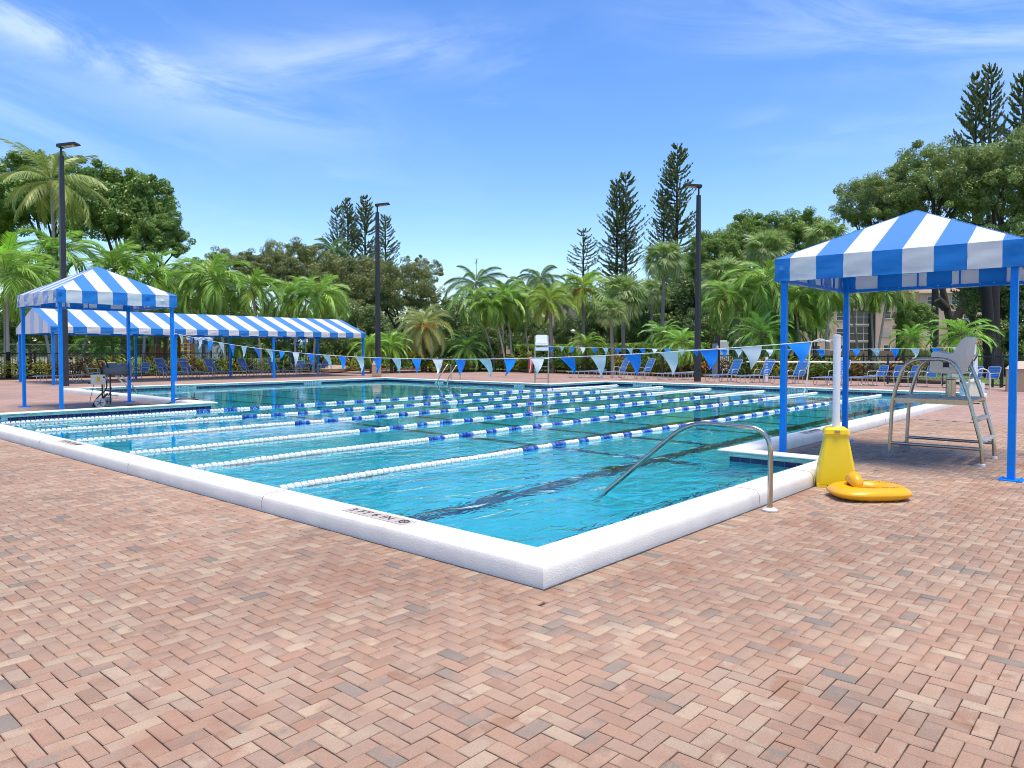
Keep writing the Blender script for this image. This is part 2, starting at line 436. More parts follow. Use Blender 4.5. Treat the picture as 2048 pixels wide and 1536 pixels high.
# ------------------------------------------------------------------ paving
def brick_mat(name, use_attr):
    m, nt, out = newmat(name)
    L = nt.links.new; NN = nt.nodes.new
    b = NN("ShaderNodeBsdfPrincipled")
    if use_attr:
        a = NN("ShaderNodeAttribute"); a.attribute_name = 'shade'; seed = a.outputs['Fac']
    else:
        oi = NN("ShaderNodeObjectInfo"); sp = NN("ShaderNodeSeparateColor"); L(oi.outputs['Color'], sp.inputs[0]); seed = sp.outputs[0]
    g = NN("ShaderNodeNewGeometry"); pos = g.outputs['Position']
    def ramp(inp, stops):
        r = NN("ShaderNodeValToRGB"); r.color_ramp.interpolation = 'LINEAR'
        els = r.color_ramp.elements
        els[0].position, els[0].color = stops[0][0], stops[0][1] + (1,)
        els[1].position, els[1].color = stops[-1][0], stops[-1][1] + (1,)
        for p, c in stops[1:-1]:
            e = els.new(p); e.color = c + (1,)
        L(inp, r.inputs[0]); return r.outputs[0]
    pal = [(0.0, (0.22, 0.215, 0.20)), (0.03, (0.32, 0.26, 0.22)), (0.08, (0.38, 0.21, 0.14)), (0.24, (0.52, 0.29, 0.19)), (0.40, (0.43, 0.27, 0.20)),
           (0.55, (0.57, 0.36, 0.24)), (0.7, (0.48, 0.24, 0.15)), (0.82, (0.50, 0.36, 0.26)), (1.0, (0.64, 0.46, 0.31))]
    c1 = ramp(seed, pal)
    def noise(scale, detail, vec=None, rough=0.55):
        n = NN("ShaderNodeTexNoise"); n.inputs['Scale'].default_value = scale; n.inputs['Detail'].default_value = detail; n.inputs['Roughness'].default_value = rough
        L(vec or pos, n.inputs['Vector']); return n.outputs[0]
    def math_(op, x, y, clamp=False):
        n = NN("ShaderNodeMath"); n.operation = op; n.use_clamp = clamp
        for i, v in enumerate((x, y)):
            if isinstance(v, (int, float)): n.inputs[i].default_value = v
            else: L(v, n.inputs[i])
        return n.outputs[0]
    def mix(f, x, y, mode='MIX'):
        n = NN("ShaderNodeMix"); n.data_type = 'RGBA'; n.blend_type = mode
        if isinstance(f, (int, float)): n.inputs['Factor'].default_value = f
        else: L(f, n.inputs['Factor'])
        for k, v in (('A', x), ('B', y)):
            if isinstance(v, tuple): n.inputs[k].default_value = v + (1,)
            else: L(v, n.inputs[k])
        return n.outputs['Result']
    # a second shade swirled into each brick (two-tone cast pavers); offset by seed so neighbours differ
    vm = NN("ShaderNodeVectorMath"); vm.operation = 'ADD'
    cb = NN("ShaderNodeCombineXYZ"); L(math_('MULTIPLY', seed, 37.0), cb.inputs[2])
    L(pos, vm.inputs[0]); L(cb.outputs[0], vm.inputs[1])
    nb = noise(9.0, 4, vm.outputs[0])
    seed2 = math_('FRACT', math_('MULTIPLY', seed, 7.31), 0.0)
    c2 = ramp(seed2, pal)
    f = NN("ShaderNodeMapRange"); f.inputs['From Min'].default_value = 0.47; f.inputs['From Max'].default_value = 0.62; L(nb, f.inputs[0])
    c = mix(math_('MULTIPLY', f.outputs[0], 0.9), c1, c2)
    # overall fading and grain
    big = noise(0.35, 4)
    c = mix(0.22, c, (0.48, 0.34, 0.215))
    hsv = NN("ShaderNodeHueSaturation"); hsv.inputs['Saturation'].default_value = 0.88; hsv.inputs['Value'].default_value = 0.84; L(c, hsv.inputs['Color']); c = mix(1.0, hsv.outputs[0], (1.0, 0.965, 0.885), 'MULTIPLY')
    fine = noise(160.0, 3, None, 0.7)
    fr = NN("ShaderNodeMapRange"); fr.inputs['From Min'].default_value = 0.3; fr.inputs['From Max'].default_value = 0.7
    fr.inputs['To Min'].default_value = 0.80; fr.inputs['To Max'].default_value = 1.18; L(fine, fr.inputs[0])
    c = mix(1.0, c, fr.outputs[0], 'MULTIPLY')
    br = NN("ShaderNodeMapRange"); br.inputs['From Min'].default_value = 0.3; br.inputs['From Max'].default_value = 0.7
    br.inputs['To Min'].default_value = 0.80; br.inputs['To Max'].default_value = 1.14; L(big, br.inputs[0])
    c = mix(1.0, c, br.outputs[0], 'MULTIPLY')
    # brown stains and small damp patches
    st = noise(1.1, 5); sm = NN("ShaderNodeMapRange"); sm.inputs['From Min'].default_value = 0.54; sm.inputs['From Max'].default_value = 0.72; sm.inputs['To Max'].default_value = 0.6; L(st, sm.inputs[0])
    c = mix(sm.outputs[0], c, (0.26, 0.125, 0.075))
    dp = noise(2.6, 2); dm = NN("ShaderNodeMapRange"); dm.inputs['From Min'].default_value = 0.672; dm.inputs['From Max'].default_value = 0.690; dm.inputs['To Max'].default_value = 0.5; L(dp, dm.inputs[0])
    c = mix(dm.outputs[0], c, (0.30, 0.145, 0.075))
    L(c, b.inputs['Base Color'])
    b.inputs['Roughness'].default_value = 0.85
    b.inputs['Specular IOR Level'].default_value = 0.3
    bp = NN("ShaderNodeBump"); bp.inputs['Strength'].default_value = 0.35; bp.inputs['Distance'].default_value = 0.004
    L(noise(120.0, 4, None, 0.65), bp.inputs['Height']); L(bp.outputs[0], b.inputs['Normal'])
    L(b.outputs[0], out.inputs[0])
    return m
M_brick_obj = brick_mat('clay_paver', False)
M_brick_att = brick_mat('clay_paver_field', True)
M_sand = mat('joint_sand', (0.055, 0.04, 0.03), 0.95, var=0.8, scale=1.3, bump=0.5, bscale=80)

def far_paving_mat():
    m, nt, out = newmat('distant_pavers')
    L = nt.links.new; NN = nt.nodes.new
    b = NN("ShaderNodeBsdfPrincipled"); b.inputs['Roughness'].default_value = 0.85; b.inputs['Specular IOR Level'].default_value = 0.3
    t = NN("ShaderNodeTexCoord")
    bt = NN("ShaderNodeTexBrick"); bt.inputs['Scale'].default_value = 1.0
    bt.inputs['Brick Width'].default_value = 0.2; bt.inputs['Row Height'].default_value = 0.1; bt.inputs['Mortar Size'].default_value = 0.004
    bt.inputs['Color1'].default_value = (0.44, 0.29, 0.225, 1); bt.inputs['Color2'].default_value = (0.38, 0.235, 0.18, 1); bt.inputs['Mortar'].default_value = (0.22, 0.15, 0.11, 1)
    L(t.outputs['Object'], bt.inputs['Vector'])
    n = NN("ShaderNodeTexNoise"); n.inputs['Scale'].default_value = 0.5; n.inputs['Detail'].default_value = 8; L(t.outputs['Object'], n.inputs['Vector'])
    mr_ = NN("ShaderNodeMapRange"); mr_.inputs['From Min'].default_value = 0.3; mr_.inputs['From Max'].default_value = 0.7; mr_.inputs['To Min'].default_value = 0.82; mr_.inputs['To Max'].default_value = 1.12
    L(n.outputs[0], mr_.inputs[0])
    mx = NN("ShaderNodeMix"); mx.data_type = 'RGBA'; mx.blend_type = 'MULTIPLY'; mx.inputs['Factor'].default_value = 1
    L(bt.outputs['Color'], mx.inputs['A']); L(mr_.outputs[0], mx.inputs['B'])
    L(mx.outputs['Result'], b.inputs['Base Color']); L(b.outputs[0], out.inputs[0])
    return m
sheet('pool_deck', far_paving_mat(), DECK, -0.003, [rectpoly(BRICKBOX), POOL_MID])
paving = sheet('paving', M_sand, BRICKBOX, -0.012, [POOL_MID])

def lay_bricks():
    w = 0.0790
    gap = 0.0046
    RING = 0.158
    strips = []                                    # soldier course along the coping, one strip per pool side
    n = len(POOL_OUT); O2 = offset(POOL, 0.350 + RING)
    for i in range(n):
        a, b_ = POOL_OUT[i], POOL_OUT[(i + 1) % n]; c_, d_ = O2[i], O2[(i + 1) % n]
        xs = [a[0], b_[0], c_[0], d_[0]]; ys = [a[1], b_[1], c_[1], d_[1]]
        strips.append((min(xs), min(ys), max(xs), max(ys)))
    solids = strips + [(POOL_OUT[0][0], POOL_OUT[0][1], POOL_OUT[1][0], 4.9), (POOL_OUT[0][0], POOL_OUT[3][1], 30, 18.5), (POOL_OUT[8][0], 18.0, 24.0, 30.0), (POOL_OUT[0][0], POOL_OUT[3][1], POOL_OUT[8][0], POOL_OUT[9][1])]
    R = []
    i0, i1 = int(BRICKBOX[0] / w) - 2, int(BRICKBOX[2] / w) + 2
    j0, j1 = int(BRICKBOX[1] / w) - 2, int(BRICKBOX[3] / w) + 2
    I, J = np.meshgrid(np.arange(i0, i1), np.arange(j0, j1), indexing='ij')
    I = I.ravel(); J = J.ravel(); k = (I - J) % 4
    Hh = k == 0; Vv = k == 3
    x0 = I * w; y0 = J * w
    rects = np.concatenate([np.stack([x0[Hh], y0[Hh], x0[Hh] + 2 * w, y0[Hh] + w], 1), np.stack([x0[Vv], y0[Vv], x0[Vv] + w, y0[Vv] + 2 * w], 1)])
    cxm = (rects[:, 0] + rects[:, 2]) / 2; cym = (rects[:, 1] + rects[:, 3]) / 2
    dep = cxm * FW.x + cym * FW.y; lat = cxm * RT.x + cym * RT.y
    keep = (dep > 1.7) & (np.abs(lat) < 0.72 * dep + 1.2) & (rects[:, 0] > BRICKBOX[0]) & (rects[:, 2] < BRICKBOX[2]) & (rects[:, 1] > BRICKBOX[1]) & (rects[:, 3] < BRICKBOX[3])
    rects = rects[keep]
    for (a, b_, c_, d_) in solids:                 # trim or drop bricks under the coping and its border course
        x0, y0, x1, y1 = rects.T
        ov = (x0 < c_) & (x1 > a) & (y0 < d_) & (y1 > b_)
        l = np.stack([x1 - a, c_ - x0, y1 - b_, d_ - y0], 1)
        side = l.argmin(1)
        r2 = rects.copy()
        for s_, (colm, val) in enumerate(((2, a), (0, c_), (3, b_), (1, d_))):
            mk = ov & (side == s_); r2[mk, colm] = val
        rects = r2[((r2[:, 2] - r2[:, 0]) > 0.010) & ((r2[:, 3] - r2[:, 1]) > 0.010)]
    extra = []
    for (a, b_, c_, d_) in strips:
        if (c_ - a) > (d_ - b_):
            m_ = max(1, round((c_ - a) / 0.079)); e = np.linspace(a, c_, m_ + 1)
            extra += [(e[q], b_, e[q + 1], d_) for q in range(m_)]
        else:
            m_ = max(1, round((d_ - b_) / 0.079)); e = np.linspace(b_, d_, m_ + 1)
            extra += [(a, e[q], c_, e[q + 1]) for q in range(m_)]
    extra = np.array(extra)
    cxm = (extra[:, 0] + extra[:, 2]) / 2; cym = (extra[:, 1] + extra[:, 3]) / 2
    dep = cxm * FW.x + cym * FW.y; lat = cxm * RT.x + cym * RT.y
    ok = (dep > 1.7) & (np.abs(lat) < 0.72 * dep + 1.2) & (cxm < BRICKBOX[2]) & (cym < BRICKBOX[3])
    ok &= ~np.array([inside(POOL_OUT, x, y) for x, y in zip(cxm, cym)])
    rects = np.concatenate([rects, extra[ok]])
    nb_ = len(rects)
    cxm = (rects[:, 0] + rects[:, 2]) / 2; cym = (rects[:, 1] + rects[:, 3]) / 2
    dep = cxm * FW.x + cym * FW.y; lat = cxm * RT.x + cym * RT.y
    hx = (rects[:, 2] - rects[:, 0]) / 2 - gap / 2; hy = (rects[:, 3] - rects[:, 1]) / 2 - gap / 2
    # tilt and height, uneven
    dz = rng.normal(0, 0.0011, nb_); tx = rng.normal(0, 0.008, nb_); ty = rng.normal(0, 0.008, nb_); rz = rng.normal(0, 0.008, nb_)
    seed = rng.random(nb_)
    ch = 0.0035
    # unit template: outer ring z=-0.018, shoulder ring z=-ch, top ring inset by ch
    tmpl = []
    for (ins, z) in ((0, -0.018), (0, -ch), (ch, 0.0)):
        for sx, sy in ((-1, -1), (1, -1), (1, 1), (-1, 1)):
            tmpl.append((sx, sy, ins, z))
    fc = [(8, 9, 10, 11)]
    for r_ in (0, 4):
        for k_ in range(4):
            k2 = (k_ + 1) % 4
            fc.append((r_ + k_, r_ + k2, r_ + 4 + k2, r_ + 4 + k_))
    fc = np.array(fc)
    def verts_for(ix, local):
        V = np.zeros((len(ix), 12, 3))
        for q, (sx, sy, ins, z) in enumerate(tmpl):
            lx = sx * (hx[ix] - ins); ly = sy * (hy[ix] - ins)
            V[:, q, 0] = lx - rz[ix] * ly; V[:, q, 1] = ly + rz[ix] * lx
            V[:, q, 2] = z + dz[ix] + tx[ix] * lx + ty[ix] * ly
            if not local:
                V[:, q, 0] += cxm[ix]; V[:, q, 1] += cym[ix]
        return V
    vis = (np.abs(lat) < 0.695 * dep) & (dep > 2.62)
    order = np.argsort(np.where(vis, dep, 1e9))
    near = order[:300]; rest = np.setdiff1d(np.arange(nb_), near)
    V = verts_for(rest, False).reshape(-1, 3)
    F = (np.arange(len(rest))[:, None, None] * 12 + fc[None]).reshape(-1, 4)
    me = npmesh('brick_field', V, F, M_brick_att, np.repeat(seed[rest], 12))
    o = link('brick_field', me, paving); o['kind'] = 'stuff'
    # the 300 largest in view: an object each, sharing four meshes per orientation
    shared = {}
    for i in near:
        key = (round(hx[i], 3), round(hy[i], 3))
        if key not in shared:
            b = MB(); hx_, hy_ = hx[i], hy[i]
            b.add([(sx * (hx_ - ins), sy * (hy_ - ins), z) for (sx, sy, ins, z) in tmpl], [tuple(f) for f in fc])
            shared[key] = b.mesh('brick', M_brick_obj)
        o = link('brick', shared[key], paving, (cxm[i], cym[i], dz[i]), (ty[i], -tx[i], rz[i]))
        o.color = (seed[i], 0, 0, 1)
lay_bricks()

# ------------------------------------------------------------------ pool
def sweep(name, poly, prof, m, parent=None, smooth=30, **kw):
    """sweep profile [(outward offset, z)...] round the pool outline"""
    rings = [offset(poly, d) for d, z in prof]; n = len(poly); b = MB(); vs = []; fs = []
    for (d, z), rg in zip(prof, rings): vs += [(x, y, z) for x, y in rg]
    for i in range(len(prof) - 1):
        for k in range(n):
            k2 = (k + 1) % n
            fs.append((i * n + k, i * n + k2, (i + 1) * n + k2, (i + 1) * n + k))
    b.add(vs, fs)
    return b.build(name, m, parent, smooth=smooth, **kw)
prof = [(0.31, -0.03), (0.312, 0.02), (0.31, 0.085), (0.302, 0.115), (0.285, 0.137), (0.26, 0.148), (0.22, 0.152), (0.12, 0.152), (0.045, 0.150), (0.02, 0.147), (0.006, 0.140), (0.0, 0.129), (0.004, 0.118), (0.016, 0.111),
        (0.045, 0.108), (0.080, 0.100), (0.105, 0.086), (0.118, 0.066), (0.122, 0.046), (0.126, 0.046)]
coping = sweep('pool_coping', POOL, prof, M_coping, kind='structure', smooth=50)

M_joint = mat('coping_joint', (0.20, 0.18, 0.15), 0.9, var=0.4)
for side, vals in (('left', (6.35, 9.5, 12.9, 15.9)), ('right', (6.9, 8.35)), ('arm', (13.2, 16.4, 19.6, 22.8))):
    for v in vals:
        pr = prof[1:13]
        pts_ = [((3.9 - d, v, z) if side == 'left' else (v, (3.24 if side == 'right' else 4.62) - d, z)) for d, z in pr]
        MB().tube(pts_, 0.0028, 5).build('joint', M_joint, coping)
def floor_z(x, y):
    z = -1.10 - 0.22 * min(1, max(0, (x - 4) / 23)) - 0.18 * min(1, max(0, (y - 4) / 14))
    if y > 18.0: z -= 1.1 * min(1, (y - 18.0) / 6)
    return z
M_plaster = mat('pool_plaster', (0.12, 0.60, 0.70), 0.8, var=0.06, scale=1.5)
def build_shell():
    inner = offset(POOL, 0.125); b = MB()
    xs = sorted(set([p[0] for p in inner] + list(np.arange(4.5, 27.5, 1.5)))); ys = sorted(set([p[1] for p in inner] + list(np.arange(4.5, 29.5, 1.5))))
    for i in range(len(xs) - 1):
        for j in range(len(ys) - 1):
            if inside(inner, (xs[i] + xs[i + 1]) / 2, (ys[j] + ys[j + 1]) / 2):
                q = [(xs[i], ys[j]), (xs[i + 1], ys[j]), (xs[i + 1], ys[j + 1]), (xs[i], ys[j + 1])]
                b.add([(x, y, floor_z(x, y)) for x, y in q], [(0, 1, 2, 3)])
    floor = b.build('pool_floor', M_plaster, kind='structure')
    wl = sweep('pool_wall', POOL, [(0.123, 0.047), (0.125, 0.03), (0.125, -3.0)], mat('pool_wall_plaster', (0.12, 0.60, 0.68), 0.7), kind='structure', smooth=None)
    # dark lane lines laid 3 mm above the floor
    lm = mat('black_lane_tile', (0.012, 0.014, 0.02), 0.5); nv = mat('navy_lane_tile', (0.02, 0.03, 0.09), 0.5)
    def line(x0, y0, x1, y1, wd, lift, m):
        L = hypot(x1 - x0, y1 - y0); k = max(1, int(L / 1.0)); bb = MB(); ux, uy = (x1 - x0) / L, (y1 - y0) / L; px_, py_ = -uy * wd / 2, ux * wd / 2
        pv = []
        for t in range(k + 1):
            x, y = x0 + (x1 - x0) * t / k, y0 + (y1 - y0) * t / k
            z = max(floor_z(x + px_, y + py_), floor_z(x - px_, y - py_), floor_z(x, y)) + lift
            pv += [(x + px_, y + py_, z), (x - px_, y - py_, z)]
        bb.add(pv, [(2 * t, 2 * t + 1, 2 * t + 3, 2 * t + 2) for t in range(k)])
        bb.build('lane_line', m, floor)
    for y in (5.95, 8.35, 10.45, 12.5, 14.65, 16.9):
        line(5.3 if y > 6 else 4.6, y, 26.2, y, 0.30, 0.012, lm)
    for x in (10.1, 12.2, 14.3, 16.4, 18.5, 20.6, 22.7):
        line(x, 5.2, x, 28.6, 0.20, 0.022, nv)
    for x in (24.8, 26.6): line(x, 5.2, x, 18.2, 0.16, 0.022, nv)
    # entry steps in the near alcove, dark tile nosings
    st = MB()
    for k_ in range(3):
        st.box((6.675, 3.12 + 0.18 + 0.322 * k_, -0.75 - 0.26 * k_), (5.76, 0.32, 0.96), None)
    # steps stand on the floor; treads at -0.26, -0.52, -0.78
    s_ob = st.build('pool_steps', M_plaster, kind='structure')
    for k_ in range(3):
        e = MB()
        e.box(((3.97 + 9.38) / 2, 3.12 + 0.32 + 0.322 * k_, -0.259 - 0.26 * k_), (5.38, 0.05, 0.012))
        e.build('step_nosing', M_navy, s_ob)
    return wl
pool_wall = build_shell()

def build_tiles():
    """waterline tiles: a dark upper band broken by pale joints; blue trim row below"""
    inner = offset(POOL, 0.125); n = len(inner); ts = 0.152
    grout = sweep('grout_band', offset(POOL, 0.0), [(0.124, 0.046), (0.1235, 0.045), (0.1235, -0.14)], M_grout, pool_wall, smooth=None)
    near = []; far = MB()
    meshes = {}
    for i in range(n):
        a, c = Vector(inner[i]), Vector(inner[(i + 1) % n]); L = (c - a).length; u = (c - a) / L; nin = Vector((-u.y, u.x))
        k = int(L / ts); ang = atan2(u.y, u.x)
        visible = nin.dot(Vector((FW.x, FW.y))) < 0.2
        if not visible: continue
        for t in range(k):
            p = a + u * ((t + 0.5) * L / k); d = p.x * FW.x + p.y * FW.y
            wd = L / k - 0.006
            if d < 21.5:
                near.append((d, p, ang, wd, nin))
            else:
                M = Matrix.Rotation(ang, 3, 'Z')
                far.box((p.x + nin.x * 0.005, p.y + nin.y * 0.005, 0.0), (wd, 0.008, 0.088), M)
    near.sort(key=lambda q: q[0])
    for (d, p, ang, wd, nin) in near[:300]:
        key = round(wd, 4)
        if key not in meshes: meshes[key] = MB().box((0, 0, 0), (wd, 0.008, 0.088)).mesh('tile', M_navy)
        link('tile', meshes[key], pool_wall, (p.x + nin.x * 0.005, p.y + nin.y * 0.005, 0.0), (0, 0, ang))
    for (d, p, ang, wd, nin) in near[300:]:
        far.box((p.x + nin.x * 0.005, p.y + nin.y * 0.005, 0.0), (wd, 0.008, 0.088), Matrix.Rotation(ang, 3, 'Z'))
    far.build('tile_band', M_navy, pool_wall, kind='stuff')
build_tiles()

def water():
    m, nt, out = newmat('pool_water')
    L = nt.links.new; NN = nt.nodes.new
    wob = NN("ShaderNodeBsdfRefraction"); wob.inputs['IOR'].default_value = 1.33; wob.inputs['Roughness'].default_value = 0.0; wob.inputs[0].default_value = (0.40, 0.97, 0.95, 1)
    gl = NN("ShaderNodeBsdfGlossy"); gl.inputs['Roughness'].default_value = 0.02; gl.inputs[0].default_value = (1, 1, 1, 1)
    fr = NN("ShaderNodeFresnel"); fr.inputs['IOR'].default_value = 1.25
    g = NN("ShaderNodeMixShader"); L(fr.outputs[0], g.inputs[0]); L(wob.outputs[0], g.inputs[1]); L(gl.outputs[0], g.inputs[2])
    t = NN("ShaderNodeTexCoord")
    mp_ = NN("ShaderNodeMapping"); mp_.inputs['Rotation'].default_value = (0, 0, radians(-20)); mp_.inputs['Scale'].default_value = (0.8, 1.7, 1)
    L(t.outputs['Object'], mp_.inputs[0])
    n1 = NN("ShaderNodeTexNoise"); n1.inputs['Scale'].default_value = 2.3; n1.inputs['Detail'].default_value = 3; n1.inputs['Distortion'].default_value = 0.6
    L(mp_.outputs[0], n1.inputs['Vector'])
    # livelier water near the entry steps, calm further out
    sp = NN("ShaderNodeSeparateXYZ"); L(t.outputs['Object'], sp.inputs[0])
    vd = NN("ShaderNodeVectorMath"); vd.operation = 'DISTANCE'; vd.inputs[1].default_value = (6.4, 3.6, 0)
    L(t.outputs['Object'], vd.inputs[0])
    mr_ = NN("ShaderNodeMapRange"); mr_.inputs['From Min'].default_value = 1.0; mr_.inputs['From Max'].default_value = 9.0; mr_.inputs['To Min'].default_value = 1.0; mr_.inputs['To Max'].default_value = 0.07
    L(vd.outputs['Value'], mr_.inputs[0])
    bp = NN("ShaderNodeBump"); bp.inputs['Distance'].default_value = 0.05
    mu = NN("ShaderNodeMath"); mu.operation = 'MULTIPLY'; mu.inputs[1].default_value = 0.8
    L(mr_.outputs[0], mu.inputs[0]); L(mu.outputs[0], bp.inputs['Strength']); L(n1.outputs[0], bp.inputs['Height'])
    for n_ in (gl, fr, wob): L(bp.outputs[0], n_.inputs['Normal'])
    L(g.outputs[0], out.inputs[0])
    poly = offset(POOL, 0.16); b = MB(); k = len(poly)
    b.add([(x, y, WATER_Z) for x, y in poly], [tuple(range(k))])
    return b.build('pool_water', m, kind='structure')
pool_water = water()

# ------------------------------------------------------------------ depth markers
M_plate = mat('marker_plate', (0.50, 0.43, 0.36), 0.7, var=0.12, scale=9)
M_plate_w = mat('white_marker_plate', (0.62, 0.63, 0.62), 0.5, var=0.1, scale=9)
M_ink = mat('black_lettering', (0.015, 0.015, 0.017), 0.6)
def marker(text, loc, M3, size, length, plate, height, symbol=False):
    """plate with raised lettering; M3 columns: text direction, up direction, outward normal"""
    p = MB().box((0, 0, 0), (length, height, 0.003)).build('depth_marker', plate, coping)
    p.matrix_local = Matrix.Translation(loc) @ M3.to_4x4()
    me = text_mesh(text, size, 0.0008); me.materials.append(M_ink)
    link('lettering', me, p, (-(0.09 if symbol else 0), 0, 0.0027))
    if symbol:
        b = MB(); r = 0.042; cxs = length / 2 - 0.075
        pts = [(cxs + r * cos(a), r * sin(a), 0.002) for a in np.linspace(0, 2 * pi, 25)]
        b.tube(pts, 0.0045, 4, cap=False)
        for s_ in (-1, 1): b.bar((cxs - 0.028, -0.028 * s_, 0.0022), (cxs + 0.028, 0.028 * s_, 0.0022), 0.007, 0.002)
        b.bar((cxs - 0.055, -0.05, 0.002), (cxs - 0.055, 0.05, 0.002), 0.003, 0.002)
        b.build('no_diving_symbol', M_ink, p)
def axes(a, b): a, b = Vector(a), Vector(b); return Matrix((a, b, a.cross(b))).transposed()
top_left = axes((0, -1, 0), (1, 0, 0))
marker('3 FT 6 IN', (3.74, 4.79, 0.1535), top_left, 0.125, 0.80, M_plate, 0.15, True)
marker('3 FT 6 IN', (3.74, 12.0, 0.1535), top_left, 0.125, 0.80, M_plate, 0.15, True)
marker('3 FT 6 IN', (12.5, 4.44, 0.1535), axes((1, 0, 0), (0, 1, 0)), 0.125, 0.80, M_plate, 0.15, True)
fy = axes((1, 0, 0), (0, 0, 1)); fx = axes((0, -1, 0), (0, 0, 1))
for t, x in (('8 FT 0 IN', 13.4), ('8 FT 0 IN', 19.35)): marker(t, (x, 29.60, 0.062), fy, 0.145, 0.95, M_plate_w, 0.16)
for t, y in (('8 FT', 25.6), ('6 FT', 20.6)): marker(t, (23.60, y, 0.062), fx, 0.145, 0.6, M_plate_w, 0.16)
for t, y in (('4 FT 3 IN', 17.0), ('4 FT 3 IN', 10.4)): marker(t, (27.60, y, 0.055), fx, 0.15, 0.95, M_plate_w, 0.16)
marker('4 FT 3 IN', (4.25, 18.815, 0.06), fy, 0.13, 0.8, M_plate_w, 0.15)

# ------------------------------------------------------------------ lane ropes
def float_meshes():
    out = []
    prof_ = [(0.010, -0.044), (0.014, -0.036), (0.034, -0.034), (0.047, -0.020), (0.040, -0.012), (0.050, 0.002), (0.042, 0.018), (0.046, 0.026), (0.030, 0.033), (0.014, 0.037), (0.010, 0.044)]
    My = Matrix.Rotation(radians(90), 3, 'Y')
    for nm, c in (('white_float', (0.78, 0.77, 0.70)), ('blue_float', (0.01, 0.05, 0.34)), ('light_blue_float', (0.06, 0.20, 0.60))):
        out.append(MB().lathe(prof_, 9, My).mesh('float', mat(nm, c, 0.4, var=0.1), smooth=35))
    return out
FLOATS = float_meshes()
rope_lbl = ['farthest lane rope, running beside the terrace wall with the left pavilion', 'second farthest lane rope, starting just right of the terrace wall',
            'third farthest lane rope of white and blue floats across the pool', 'third nearest lane rope of white and blue floats across the pool',
            'second nearest lane rope of white and blue floats across the pool', 'nearest lane rope, passing behind the bent steel handrail']
for r_, (y, lab) in enumerate(zip((17.95, 15.7, 13.55, 11.35, 9.4, 7.27), rope_lbl)):
    t = thing('lane_rope', lab, 'lane rope', (4.1, y, WATER_Z + 0.006), 0, 'floating lane ropes')
    MB().tube([(0.0, 0, 0), (23.1, 0, 0)], 0.007, 5).build('cable', M_cord, t)
    n = 255; xs = np.linspace(0.25, 22.9, n); many = [MB(), MB(), MB()]
    for i, x in enumerate(xs):
        X = 4.1 + x
        blue = 8.45 < X < 22.6 and int((X - 8.45) / 0.335) % 2 == 0
        blue = (1 if i % 3 else 2) if blue else 0
        d = X * FW.x + y * FW.y
        wob = 0.006 * sin(x * 1.7 + r_) + random.uniform(-0.003, 0.003)
        if d < 17.5:
            link('float', FLOATS[blue], t, (x, 0.02 * sin(x * 0.45 + r_), wob), (random.uniform(0, 6), random.uniform(-.05, .05), random.uniform(-.06, .06)))
        else:
            me = FLOATS[blue]; b = many[blue]
            b.add([(v.co.x + x, v.co.y + 0.02 * sin(x * 0.45 + r_), v.co.z + wob) for v in me.vertices], [tuple(p.vertices) for p in me.polygons])
    for b, me in zip(many, FLOATS): b.build('float_string', me.materials[0], t, smooth=35, kind='stuff')

# ------------------------------------------------------------------ canopies
def strip_edges(w, n, corner=0.6):
    u = w / (n - 2 + 2 * corner)
    e = [0, corner * u]
    for _ in range(n - 2): e.append(e[-1] + u)
    e.append(w)
    return [x - w / 2 for x in e]
def wrinkle(b, p0, p1, p2, p3, nrm, mi, seed, rows=4, cols=4):
    """hanging flap p0-p1 (top) to p3-p2 (bottom) with soft folds"""
    rd = random.Random(seed); ph = rd.uniform(0, 6); vs = []
    p0, p1, p2, p3, nrm = (Vector(q) for q in (p0, p1, p2, p3, nrm))
    for i in range(rows + 1):
        for j in range(cols + 1):
            u, v = j / cols, i / rows
            q = p0.lerp(p1, u).lerp(p3.lerp(p2, u), v)
            k = sin(v * pi)
            vs.append(q + nrm * (0.028 * k * sin(v * 9 + u * 3 + ph) * (0.4 + 0.6 * sin(u * pi))))
    fs = [(i * (cols + 1) + j, i * (cols + 1) + j + 1, (i + 1) * (cols + 1) + j + 1, (i + 1) * (cols + 1) + j) for i in range(rows) for j in range(cols)]
    b.add(vs, fs, mi)
def panel(name, parent, roof_poly, flap, nrm, blue, seed):
    b = MB()
    b.add(roof_poly, [tuple(range(len(roof_poly)))])
    if flap: wrinkle(b, *flap, nrm, 0, seed)
    return b.build(name, M_fblue if blue else M_fwhite, parent, smooth=40)

